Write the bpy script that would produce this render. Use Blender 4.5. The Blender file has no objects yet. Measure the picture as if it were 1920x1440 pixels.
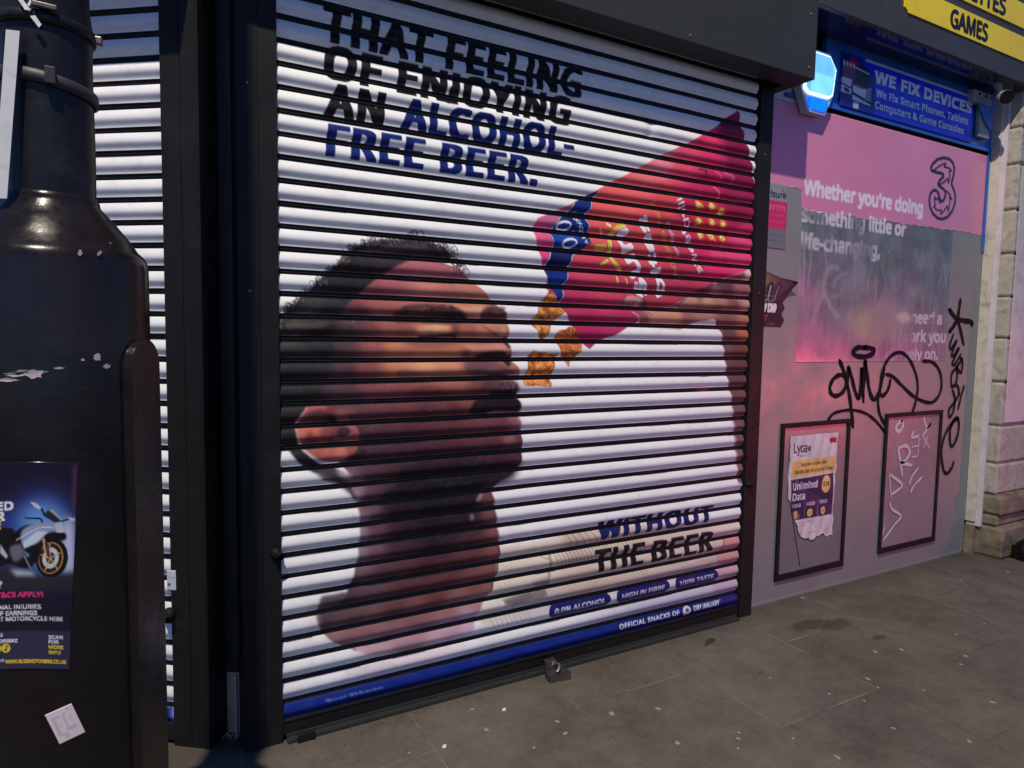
import bpy, bmesh, math, random
import numpy as np
from mathutils import Vector, Matrix
random.seed(7)
RNG = np.random.default_rng(7)
S = bpy.context.scene
COL = S.collection

# ------------------------------------------------------------------ camera, world, sun, exposure
F_PX, CAM = 1254.77, np.array([0.0, -2.4365, 1.49])
YAW, PITCH, ROLL = 0.509816, -0.0747567, 0.0164873
_f = np.array([math.sin(YAW)*math.cos(PITCH), math.cos(YAW)*math.cos(PITCH), math.sin(PITCH)])
_r0 = np.array([math.cos(YAW), -math.sin(YAW), 0.0]); _u0 = np.cross(_r0, _f)
CR = math.cos(ROLL)*_r0 + math.sin(ROLL)*_u0
CU = -math.sin(ROLL)*_r0 + math.cos(ROLL)*_u0
CW = _f
cd = bpy.data.cameras.new('camera'); cam = bpy.data.objects.new('camera', cd); COL.objects.link(cam)
cd.sensor_fit = 'HORIZONTAL'; cd.sensor_width = 36.0; cd.lens = F_PX/1920*36; cd.clip_start = 0.05; cd.clip_end = 500
cam.matrix_world = Matrix(((CR[0], CU[0], -CW[0], CAM[0]), (CR[1], CU[1], -CW[1], CAM[1]), (CR[2], CU[2], -CW[2], CAM[2]), (0, 0, 0, 1)))
S.camera = cam

W = bpy.data.worlds.new('World'); S.world = W; W.use_nodes = True       # last of the dusk sky
wn = W.node_tree; bg = wn.nodes['Background']
sky = wn.nodes.new('ShaderNodeTexSky'); sky.sky_type = 'NISHITA'; sky.sun_disc = False
sky.sun_elevation = math.radians(24.0); sky.sun_rotation = math.radians(20.0)
sky.air_density = 1.0; sky.dust_density = 0.3; sky.ozone_density = 6.0
mx = wn.nodes.new('ShaderNodeMix'); mx.data_type = 'RGBA'; mx.blend_type = 'MULTIPLY'; mx.inputs[0].default_value = 1.0
wn.links.new(sky.outputs[0], mx.inputs[6]); mx.inputs[7].default_value = (0.78, 0.86, 1.27, 1.0)
wn.links.new(mx.outputs[2], bg.inputs[0]); bg.inputs[1].default_value = 0.09
LAMP = np.array([-1.565, -4.065, 9.04])                      # lantern of the street lamp behind the photographer's left shoulder
ld = bpy.data.lights.new('street_lamp_light', 'POINT'); ld.energy = 3450; ld.shadow_soft_size = 0.07; ld.color = (1.0, 0.91, 0.74)
lo = bpy.data.objects.new('street_lamp_light', ld); COL.objects.link(lo); lo.location = LAMP
td = bpy.data.lights.new('tail_light', 'SPOT'); td.energy = 540; td.shadow_soft_size = 0.10; td.color = (1.0, 0.085, 0.15)    # red vehicle light down the street, seen glinting on the boards
td.spot_size = math.radians(27); td.spot_blend = 1.0
to = bpy.data.objects.new('tail_light', td); COL.objects.link(to); to.location = (9.4, -4.8, 0.62)
to.rotation_euler = (Vector((3.75, 0.06, 0.95))-to.location).to_track_quat('-Z', 'Y').to_euler()
S.view_settings.view_transform = 'Standard'; S.view_settings.look = 'None'
S.view_settings.exposure = 0.0; S.view_settings.gamma = 1.0
try: S.view_settings.use_curve_mapping = False
except Exception: pass

# ------------------------------------------------------------------ survey helpers: a measured pixel -> a point on a known plane
def ray(px, py): return CW + (px-960)/F_PX*CR - (py-720)/F_PX*CU
def at_y(px, py, Y):
    v = ray(px, py); return CAM + v*((Y-CAM[1])/v[1])
def at_z(px, py, Z=0.0):
    v = ray(px, py); return CAM + v*((Z-CAM[2])/v[2])
def at_d(px, py, d): return CAM + ray(px, py)*d            # d = distance along the view axis

# ------------------------------------------------------------------ colours and materials
def lin(c):
    c = np.asarray(c, float)/255.0
    return np.where(c <= 0.04045, c/12.92, ((c+0.055)/1.055)**2.4)
def L4(c): return (*[float(v) for v in lin(c)], 1.0)

class NT:
    def __init__(s, m):
        s.t = m.node_tree; s.n = s.t.nodes; s.l = s.t.links
    def node(s, ty, **kw):
        n = s.n.new(ty)
        for k, v in kw.items():
            setattr(n, k, v)
        return n
    def put(s, sock, v):
        if hasattr(v, 'is_linked') or hasattr(v, 'links'): s.l.new(v, sock)
        else: sock.default_value = v
    def math(s, op, a, b=0.0, c=0.0, clamp=False):
        n = s.node('ShaderNodeMath', operation=op, use_clamp=clamp)
        s.put(n.inputs[0], a); s.put(n.inputs[1], b); s.put(n.inputs[2], c); return n.outputs[0]
    def mix(s, fac, a, b, blend='MIX'):
        n = s.node('ShaderNodeMix', data_type='RGBA', blend_type=blend)
        s.put(n.inputs[0], fac); s.put(n.inputs[6], a); s.put(n.inputs[7], b); return n.outputs[2]
    def noise(s, scale, detail=4.0, rough=0.55, vec=None, dist=0.0):
        n = s.node('ShaderNodeTexNoise'); n.inputs['Scale'].default_value = scale
        n.inputs['Detail'].default_value = detail; n.inputs['Roughness'].default_value = rough
        n.inputs['Distortion'].default_value = dist
        if vec is not None: s.l.new(vec, n.inputs['Vector'])
        return n.outputs[0]
    def ramp(s, fac, a, b, lo=0.0, hi=1.0):
        n = s.node('ShaderNodeMapRange', clamp=True); s.put(n.inputs[0], fac)
        n.inputs[1].default_value = a; n.inputs[2].default_value = b; n.inputs[3].default_value = lo; n.inputs[4].default_value = hi
        return n.outputs[0]
    def pos(s): return s.node('ShaderNodeNewGeometry').outputs['Position']

def material(name, rgb=(128, 128, 128), rough=0.5, metal=0.0, spec=0.5, var=0.12, vscale=6.0, bump=0.0, bscale=60.0,
             dirt_or_sheen=None, dirt_or_sheen_amt=0.0, dirt_or_sheen_scale=5.0, attr=None, coat=0.0, rvar=0.08):
    m = bpy.data.materials.new(name); m.use_nodes = True
    g = NT(m); p = g.n['Principled BSDF']; vec = g.pos()
    if attr:
        a = g.node('ShaderNodeAttribute', attribute_name=attr); base = a.outputs['Color']
    else:
        base = g.node('ShaderNodeRGB').outputs[0]; base.default_value = L4(rgb)
    if var > 0:
        f = g.ramp(g.noise(vscale, 5.0, 0.6, vec), 0.3, 0.7, 1.0-var, 1.0+var)
        k = g.node('ShaderNodeCombineColor'); [g.l.new(f, k.inputs[i]) for i in range(3)]
        base = g.mix(1.0, base, k.outputs[0], 'MULTIPLY')
    if dirt_or_sheen is not None:
        d = g.ramp(g.noise(dirt_or_sheen_scale, 8.0, 0.7, vec, 0.6), 0.52, 0.72, 0.0, dirt_or_sheen_amt)
        base = g.mix(d, base, L4(dirt_or_sheen))
    g.l.new(base, p.inputs['Base Color'])
    p.inputs['Metallic'].default_value = metal
    p.inputs['Specular IOR Level'].default_value = spec
    r = g.ramp(g.noise(vscale*2.3, 6.0, 0.65, vec), 0.3, 0.7, max(0.02, rough-rvar), rough+rvar)
    g.l.new(r, p.inputs['Roughness'])
    if coat: p.inputs['Coat Weight'].default_value = coat; p.inputs['Coat Roughness'].default_value = 0.12
    if bump > 0:
        b = g.node('ShaderNodeBump'); b.inputs['Strength'].default_value = 1.0; b.inputs['Distance'].default_value = bump
        g.l.new(g.noise(bscale, 6.0, 0.6, vec), b.inputs['Height']); g.l.new(b.outputs[0], p.inputs['Normal'])
    return m

def glow(name, rgb, strength):
    m = bpy.data.materials.new(name); m.use_nodes = True; g = NT(m); p = g.n['Principled BSDF']
    p.inputs['Base Color'].default_value = L4(rgb)
    f = g.ramp(g.noise(14.0, 3.0, 0.5, g.pos()), 0.3, 0.7, 0.8, 1.1)
    g.l.new(g.math('MULTIPLY', f, strength), p.inputs['Emission Strength']); p.inputs['Emission Color'].default_value = L4(rgb)
    return m

# ------------------------------------------------------------------ objects
ORG = {}
def thing(name, label, cat, loc=(0, 0, 0), group=None):
    o = bpy.data.objects.new(name, None); COL.objects.link(o); o.location = loc; o.empty_display_size = 0.1
    o['label'] = label; o['category'] = cat
    if group: o['group'] = group
    ORG[o] = Vector(loc); return o
def tag(o, label, cat, group=None):
    o['label'] = label; o['category'] = cat
    if group: o['group'] = group
    return o
def structure(o): o['kind'] = 'structure'; return o

class MB:
    def __init__(s): s.v = []; s.f = []; s.c = []; s.sm = []
    def add(s, vs, fs, smooth=False, col=None):
        o = len(s.v); s.v += [tuple(map(float, p)) for p in vs]; s.f += [tuple(i+o for i in f) for f in fs]
        s.sm += [smooth]*len(fs); s.c += [col]*len(vs); return s
    def obox(s, o, a, b, c, col=None):       # corner o, edge vectors a, b, c (right handed)
        o, a, b, c = [np.asarray(q, float) for q in (o, a, b, c)]
        P = [o, o+a, o+a+b, o+b, o+c, o+a+c, o+a+b+c, o+b+c]
        F = [(0, 3, 2, 1), (4, 5, 6, 7), (0, 1, 5, 4), (1, 2, 6, 5), (2, 3, 7, 6), (3, 0, 4, 7)]
        if np.dot(np.cross(a, b), c) < 0: F = [f[::-1] for f in F]
        return s.add(P, F, col=col)
    def box(s, x0, x1, y0, y1, z0, z1, col=None):
        return s.obox((x0, y0, z0), (x1-x0, 0, 0), (0, y1-y0, 0), (0, 0, z1-z0), col)
    def prism(s, pts, ext, smooth=False):    # planar outline (3d points) pushed along ext
        n = len(pts); A = [np.asarray(p, float) for p in pts]; e = np.asarray(ext, float)
        nn = sum(np.cross(A[i]-A[0], A[(i+1) % n]-A[0]) for i in range(n))
        V = A+[p+e for p in A]; f0 = tuple(range(n)); f1 = tuple(range(n, 2*n))
        F = [f0[::-1], f1]+[(i, (i+1) % n, n+(i+1) % n, n+i) for i in range(n)]
        if np.dot(nn, e) < 0: F = [f[::-1] for f in F]
        s.add(V, F[:2]); s.add(V, F[2:], smooth); return s
    def tube(s, path, r, n=10, cap=True, smooth=True):
        P = [np.asarray(p, float) for p in path]; R = r if hasattr(r, '__len__') else [r]*len(P)
        V = []; up = None
        for i, p in enumerate(P):
            t = P[min(i+1, len(P)-1)]-P[max(i-1, 0)]; t = t/max(np.linalg.norm(t), 1e-9)
            if up is None: up = np.array([0, 0, 1.0]) if abs(t[2]) < 0.9 else np.array([1.0, 0, 0])
            a = up-np.dot(up, t)*t; a /= np.linalg.norm(a); up = a; b = np.cross(t, a)
            V += [p+R[i]*(math.cos(2*math.pi*k/n)*a+math.sin(2*math.pi*k/n)*b) for k in range(n)]
        F = [(i*n+k, i*n+(k+1) % n, (i+1)*n+(k+1) % n, (i+1)*n+k) for i in range(len(P)-1) for k in range(n)]
        s.add(V, F, smooth)
        if cap: s.add(V[:n], [tuple(range(n))[::-1]]); s.add(V[-n:], [tuple(range(n))])
        return s
    def lathe(s, cx, cy, prof, n=64, smooth=True):   # prof: (r, z) upwards
        V = [(cx+r*math.cos(2*math.pi*k/n), cy+r*math.sin(2*math.pi*k/n), z) for r, z in prof for k in range(n)]
        F = [(i*n+k, i*n+(k+1) % n, (i+1)*n+(k+1) % n, (i+1)*n+k) for i in range(len(prof)-1) for k in range(n)]
        return s.add(V, F, smooth)
    def build(s, name, mat, parent=None, base=None, label=None, bevel=0.0, auto=True):
        org = Vector((0, 0, 0))
        if parent is not None: org = ORG[parent]
        elif base is not None: org = Vector(base)
        me = bpy.data.meshes.new(name)
        V = np.asarray(s.v, float)-np.array(org)
        me.from_pydata(V.tolist(), [], s.f)
        me.polygons.foreach_set('use_smooth', s.sm)
        if any(c is not None for c in s.c):
            at = me.color_attributes.new('paint', 'FLOAT_COLOR', 'POINT')
            at.data.foreach_set('color', np.array([(*(c if c is not None else (.5, .5, .5)), 1.0) for c in s.c], np.float32).ravel())
        me.materials.append(mat); me.update()
        o = bpy.data.objects.new(name, me); COL.objects.link(o)
        if parent is not None: o.parent = parent
        else: o.location = org
        ORG[o] = org
        if label: o['label'] = label
        if bevel > 0:
            b = o.modifiers.new('edge', 'BEVEL'); b.width = bevel; b.segments = 2; b.limit_method = 'ANGLE'; b.angle_limit = 0.6
        return o

def grid_mesh(name, P, colors, mat, parent=None, base=None, thick=None):
    """P: (rows, cols, 3) points, colours (rows, cols, 3) linear; optional push-back vector gives it thickness"""
    R, Cn = P.shape[:2]; org = Vector((0, 0, 0))
    if parent is not None: org = ORG[parent]
    elif base is not None: org = Vector(base)
    V = (P.reshape(-1, 3)-np.array(org)).astype(np.float32)
    idx = np.arange(R*Cn).reshape(R, Cn)
    q = np.stack([idx[:-1, :-1], idx[1:, :-1], idx[1:, 1:], idx[:-1, 1:]], -1).reshape(-1, 4)
    C = colors.reshape(-1, 3)
    if thick is not None:
        n0 = len(V); ring = np.concatenate([idx[0, :], idx[1:, -1], idx[-1, -2::-1], idx[-2:0:-1, 0]])
        back = V[ring]+np.asarray(thick, np.float32); V = np.concatenate([V, back]); C = np.concatenate([C, C[ring]])
        m = len(ring); k = np.arange(m); kn = (k+1) % m
        q = np.concatenate([q, np.stack([ring[k], ring[kn], n0+kn, n0+k], -1)])
    me = bpy.data.meshes.new(name); nf = len(q)
    me.vertices.add(len(V)); me.vertices.foreach_set('co', V.ravel())
    me.loops.add(nf*4); me.loops.foreach_set('vertex_index', q.astype(np.int32).ravel())
    me.polygons.add(nf); me.polygons.foreach_set('loop_start', (np.arange(nf)*4).astype(np.int32))
    me.polygons.foreach_set('use_smooth', np.ones(nf, bool))
    me.update(calc_edges=True); me.validate()
    at = me.color_attributes.new('paint', 'FLOAT_COLOR', 'POINT')
    at.data.foreach_set('color', np.concatenate([C, np.ones((len(C), 1))], 1).astype(np.float32).ravel())
    me.materials.append(mat)
    o = bpy.data.objects.new(name, me); COL.objects.link(o)
    if parent is not None: o.parent = parent
    else: o.location = org
    ORG[o] = org; return o

# ------------------------------------------------------------------ lettering: glyph outlines of the built-in font
_TX = {}
FONT = None
try:                                                          # Blender's own bundled sans; the built-in face if it is missing
    import os
    _p = os.path.join(bpy.utils.system_resource('DATAFILES'), 'fonts', 'NotoSansHebrew-Regular.woff2')
    if os.path.exists(_p): FONT = bpy.data.fonts.load(_p)
except Exception: FONT = None
def text_geo(s, bold=0.0, shear=0.0, space=1.0):
    k = (s, bold, shear, space)
    if k in _TX: return _TX[k]
    cu = bpy.data.curves.new('lettering', 'FONT'); caps = s != 'H' and s.upper() == s
    cu.body = s.replace('I', 'l') if caps else s; cu.size = 1.0; cu.offset = bold; cu.shear = shear
    if FONT: cu.font = FONT
    cu.space_character = space; cu.resolution_u = 6; cu.fill_mode = 'FRONT'
    ob = bpy.data.objects.new('lettering', cu); COL.objects.link(ob)
    dg = bpy.context.evaluated_depsgraph_get(); ev = ob.evaluated_get(dg); me = ev.to_mesh()
    me.calc_loop_triangles()
    V = np.array([v.co[:2] for v in me.vertices]); T = np.array([t.vertices[:] for t in me.loop_triangles])
    ev.to_mesh_clear(); bpy.data.objects.remove(ob); bpy.data.curves.remove(cu)
    if s != 'H':
        Vh, _ = text_geo('H', bold, 0.0)
        if caps: V[:, 1] = np.clip(V[:, 1], -0.010, Vh[:, 1].max()*1.012)
    _TX[k] = (V, T); return V, T
def text_tris(s, x0, x1, zb, cap, bold=0.0, shear=0.0, space=1.0):
    """triangles of one line set between x0 and x1 with baseline zb and capital height cap"""
    V, T = text_geo(s, bold, shear, space); H = text_geo('H', bold, 0.0)[0]
    y0, y1 = H[:, 1].min(), H[:, 1].max(); xa, xb = V[:, 0].min(), V[:, 0].max()
    if x1 is None: x1 = x0+(xb-xa)*cap/(y1-y0)
    U = np.stack([x0+(V[:, 0]-xa)/(xb-xa)*(x1-x0), zb+(V[:, 1]-y0)/(y1-y0)*cap], 1)
    return U[T]

# ------------------------------------------------------------------ a small painter for printed sheets (colours are prints, in sRGB)
def box_blur(m, r):
    r = int(r)
    if r < 1: return m
    for ax in (0, 1):
        pad = [(0, 0), (0, 0)]; pad[ax] = (r+1, r)
        c = np.cumsum(np.pad(m, pad, mode='edge'), axis=ax)
        n = m.shape[ax]
        a = np.take(c, np.arange(2*r+1, 2*r+1+n), axis=ax); b = np.take(c, np.arange(0, n), axis=ax)
        m = (a-b)/(2*r+1)
    return m
def smooth_closed(P, n=6):
    P = np.asarray(P, float); m = len(P); out = []
    for i in range(m):
        p0, p1, p2, p3 = P[i-1], P[i], P[(i+1) % m], P[(i+2) % m]
        for k in range(n):
            t = k/n
            out.append(0.5*((2*p1)+(p2-p0)*t+(2*p0-5*p1+4*p2-p3)*t*t+(3*p1-p0-3*p2+p3)*t**3))
    return np.array(out)
def smooth_open(P, n=8):
    P = np.asarray(P, float)
    if len(P) < 3: return P
    Q = np.concatenate([[2*P[0]-P[1]], P, [2*P[-1]-P[-2]]]); out = []
    for i in range(1, len(Q)-2):
        p0, p1, p2, p3 = Q[i-1], Q[i], Q[i+1], Q[i+2]
        for k in range(n):
            t = k/n
            out.append(0.5*((2*p1)+(p2-p0)*t+(2*p0-5*p1+4*p2-p3)*t*t+(3*p1-p0-3*p2+p3)*t**3))
    out.append(Q[-2]); return np.array(out)

class Sheet:
    def __init__(s, x0, z0, x1, z1, res, bgc):
        s.x0, s.z0, s.x1, s.z1, s.res = x0, z0, x1, z1, res
        s.w = int(round((x1-x0)/res))+1; s.h = int(round((z1-z0)/res))+1
        s.a = np.empty((s.h, s.w, 3)); s.a[:] = np.asarray(bgc, float)      # row 0 = bottom
    def ix(s, P):
        P = np.asarray(P, float).reshape(-1, 2)
        return np.stack([(P[:, 0]-s.x0)/s.res, (P[:, 1]-s.z0)/s.res], 1)
    def _win(s, lo, hi, pad):
        x0 = max(0, int(lo[0]-pad)-1); y0 = max(0, int(lo[1]-pad)-1)
        x1 = min(s.w, int(hi[0]+pad)+3); y1 = min(s.h, int(hi[1]+pad)+3)
        return (x0, y0, x1, y1) if x1 > x0 and y1 > y0 else None
    def blend(s, win, m, color, alpha=1.0):
        x0, y0, x1, y1 = win; m = (m*alpha)[..., None]
        if callable(color):
            Y, X = np.mgrid[y0:y1, x0:x1]; c = color(X*s.res+s.x0, Y*s.res+s.z0)
        else: c = np.asarray(color, float)
        s.a[y0:y1, x0:x1] = s.a[y0:y1, x0:x1]*(1-m)+c*m
    def poly_mask(s, P, feather=0.0, sub=3):
        Q = s.ix(P); fr = feather/s.res
        win = s._win(Q.min(0), Q.max(0), fr*2)
        if win is None: return None, None
        x0, y0, x1, y1 = win; W_, H_ = x1-x0, y1-y0; M = np.zeros((H_, W_+1))
        A = Q; B = np.roll(Q, -1, 0)
        for j in range(H_):
            for k in range(sub):
                y = y0+j-0.5+(k+0.5)/sub
                c = (A[:, 1] <= y) != (B[:, 1] <= y)
                if not c.any(): continue
                a, b = A[c], B[c]; xs = np.sort(a[:, 0]+(y-a[:, 1])/(b[:, 1]-a[:, 1])*(b[:, 0]-a[:, 0]))-x0+0.5
                for q in range(0, len(xs)-1, 2):
                    u, v = max(0.0, xs[q]), min(float(W_), xs[q+1])
                    if v <= u: continue
                    iu, iv = int(u), min(int(v), W_)
                    if iu == iv: M[j, iu] += (v-u)/sub
                    else:
                        M[j, iu] += (iu+1-u)/sub; M[j, iv] += (v-iv)/sub
                        if iv > iu+1: M[j, iu+1:iv] += 1.0/sub
        M = np.clip(M[:, :W_], 0, 1)
        if fr >= 0.8:
            for _ in range(2): M = box_blur(M, max(1, round(fr*0.6)))
        return win, M
    def poly(s, P, color, feather=0.0, alpha=1.0, smooth=False, clip=None):
        P = np.asarray(P, float)
        if smooth: P = smooth_closed(P)
        win, M = s.poly_mask(P, feather)
        if win is None: return
        if clip is not None: M = M*clip[win[1]:win[3], win[0]:win[2]]
        s.blend(win, M, color, alpha)
    def full_mask(s, P, feather=0.0):
        F = np.zeros((s.h, s.w)); win, M = s.poly_mask(P, feather)
        if win: F[win[1]:win[3], win[0]:win[2]] = M
        return F
    def rect(s, x0, z0, x1, z1, color, **k): s.poly([(x0, z0), (x1, z0), (x1, z1), (x0, z1)], color, **k)
    def ell(s, cx, cz, rx, rz, color, n=40, rot=0.0, **k):
        t = np.linspace(0, 2*math.pi, n, endpoint=False); a, b = rx*np.cos(t), rz*np.sin(t)
        s.poly(np.stack([cx+a*math.cos(rot)-b*math.sin(rot), cz+a*math.sin(rot)+b*math.cos(rot)], 1), color, **k)
    def stroke(s, P, w, color, feather=0.0, alpha=1.0, smooth=True, taper=False, clip=None):
        P = np.asarray(P, float)
        if smooth and len(P) > 2: P = smooth_open(P)
        Q = s.ix(P); hw = w/s.res/2; fe = max(0.5, feather/s.res)
        win = s._win(Q.min(0), Q.max(0), hw+fe+1)
        if win is None: return
        Y, X = np.mgrid[win[1]:win[3], win[0]:win[2]].astype(float); D = np.full(X.shape, 1e9); n = len(Q)-1
        for i in range(n):
            a, b = Q[i], Q[i+1]; d = b-a; l2 = max((d*d).sum(), 1e-9)
            t = np.clip(((X-a[0])*d[0]+(Y-a[1])*d[1])/l2, 0, 1)
            dist = np.hypot(X-a[0]-t*d[0], Y-a[1]-t*d[1])
            h = hw if not taper else hw*(1-(i+t)/n)
            D = np.minimum(D, dist-h)
        M = np.clip(0.5-D/(2*fe), 0, 1)
        if clip is not None: M = M*clip[win[1]:win[3], win[0]:win[2]]
        s.blend(win, M, color, alpha)
    def tris(s, T, color, alpha=1.0, sub=3, grow=0.0, serif=None, clip=None):
        Q = s.ix(T.reshape(-1, 2)).reshape(-1, 3, 2)
        win = s._win(Q.reshape(-1, 2).min(0), Q.reshape(-1, 2).max(0), 3+np.max(grow)/s.res)
        if win is None: return
        x0, y0, x1, y1 = win; W_, H_ = (x1-x0)*sub, (y1-y0)*sub; M = np.zeros((H_, W_), bool)
        for t in Q:
            p = (t-np.array([x0-0.5, y0-0.5]))*sub-0.5
            a, b = np.floor(p.min(0)).astype(int), np.ceil(p.max(0)).astype(int)+1
            a = np.maximum(a, 0); b = np.minimum(b, [W_, H_])
            if (b <= a).any(): continue
            Y, X = np.mgrid[a[1]:b[1], a[0]:b[0]]
            def e(i, j): return (p[j, 0]-p[i, 0])*(Y-p[i, 1])-(p[j, 1]-p[i, 1])*(X-p[i, 0])
            e0, e1, e2 = e(0, 1), e(1, 2), e(2, 0)
            M[a[1]:b[1], a[0]:b[0]] |= ((e0 >= 0) & (e1 >= 0) & (e2 >= 0)) | ((e0 <= 0) & (e1 <= 0) & (e2 <= 0))
        gx, gz = grow if hasattr(grow, '__len__') else (grow, grow)
        for ax, gv in ((1, gx), (0, gz)):
            k = int(round(gv/s.res*sub)); N = M.copy()
            for d in range(1, k+1):
                if ax: N[:, d:] |= M[:, :-d]; N[:, :-d] |= M[:, d:]
                else: N[d:] |= M[:-d]; N[:-d] |= M[d:]
            M = N
        if serif:
            for (zc, half, ext) in serif:
                r = int(round(((zc-s.z0)/s.res-y0+0.5)*sub)); h = max(1, int(round(half/s.res*sub))); ex = max(1, int(round(ext/s.res*sub)))
                band = M[max(0, r-h):r+h]; N = band.copy()
                for dx in range(-ex, ex+1): N |= np.roll(band, dx, 1)
                M[max(0, r-h):r+h] = N
        m = M.reshape(y1-y0, sub, x1-x0, sub).mean((1, 3))
        if clip is not None: m = m*clip[win[1]:win[3], win[0]:win[2]]
        s.blend(win, m, color, alpha)
    def text(s, st, x0, x1, zb, cap, color, bold=0.0, shear=0.0, space=1.0, **k):
        gr = k.pop('grow', bold*cap); gx, gz = gr if hasattr(gr, '__len__') else (gr, gr)
        s.tris(text_tris(st, x0+gx, None if x1 is None else x1-gx, zb+gz, cap-2*gz, 0.0, shear, space), color, grow=(gx, gz), **k)
    def text_affine(s, st, o, ex, ey, color, bold=0.0, shear=0.0, **k):
        T = text_tris(st, 0.0, 1.0, 0.0, 1.0, 0.0, shear); k.setdefault('grow', bold*float(np.hypot(*ey))); o, ex, ey = [np.asarray(q, float) for q in (o, ex, ey)]
        s.tris(o+T[..., :1]*ex+T[..., 1:]*ey, color, **k)
    def field(s, pts, cols, eps, p=2.0, step=6):
        """smooth colour field through scattered colour samples"""
        gx = np.arange(0, s.w+step, step); gy = np.arange(0, s.h+step, step)
        X, Y = np.meshgrid(gx*s.res+s.x0, gy*s.res+s.z0)
        N = np.zeros(X.shape+(3,)); Dn = np.zeros(X.shape)
        for (x, z), c in zip(pts, cols):
            w = 1.0/((X-x)**2+(Y-z)**2+eps**2)**p; N += w[..., None]*np.asarray(c, float); Dn += w
        G = N/Dn[..., None]
        def fn(xw, zw):
            u = np.clip((xw-s.x0)/s.res/step, 0, G.shape[1]-1.001); v = np.clip((zw-s.z0)/s.res/step, 0, G.shape[0]-1.001)
            i, j = u.astype(int), v.astype(int); a, b = (u-i)[..., None], (v-j)[..., None]
            return G[j, i]*(1-a)*(1-b)+G[j, i+1]*a*(1-b)+G[j+1, i]*(1-a)*b+G[j+1, i+1]*a*b
        return fn
    def noise(s, cell, seed):
        """smooth value noise 0..1 over the sheet"""
        g = np.random.default_rng(seed); nx, ny = int(s.w*s.res/cell)+3, int(s.h*s.res/cell)+3
        G = g.random((ny, nx)); u = np.arange(s.w)*s.res/cell; v = np.arange(s.h)*s.res/cell
        i, j = u.astype(int), v.astype(int); a, b = u-i, v-j; a = a*a*(3-2*a); b = b*b*(3-2*b)
        R0 = G[np.ix_(j, i)]*(1-a)+G[np.ix_(j, i+1)]*a; R1 = G[np.ix_(j+1, i)]*(1-a)+G[np.ix_(j+1, i+1)]*a
        return R0*(1-b)[:, None]+R1*b[:, None]
    def sample(s, x, z):
        u = np.clip((x-s.x0)/s.res, 0, s.w-1.001); v = np.clip((z-s.z0)/s.res, 0, s.h-1.001)
        i, j = u.astype(int), v.astype(int); a, b = (u-i)[..., None], (v-j)[..., None]
        return s.a[j, i]*(1-a)*(1-b)+s.a[j, i+1]*a*(1-b)+s.a[j+1, i]*(1-a)*b+s.a[j+1, i+1]*a*b
def albedo(c, gain=1.0):
    return np.clip(lin(np.clip(c, 0, 255))*gain, 0.003, 0.82)

# ------------------------------------------------------------------ the print on the big shutter
PITCH_S, ZTOP, NSLAT0, NSLAT1 = 0.0775, 2.5358, -5, 31       # lath pitch, top of lath 0, first and last lath
def A1(x, y):
    p = at_y(x, y, -0.006); return (p[0], p[2])
def AZ(ox, oy, k):                                           # measured on an enlargement: origin, scale
    return lambda pts: np.array([A1(ox+x/k, oy+y/k) for x, y in pts])
def AP(pts): return np.array([A1(x, y) for x, y in pts])

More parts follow.
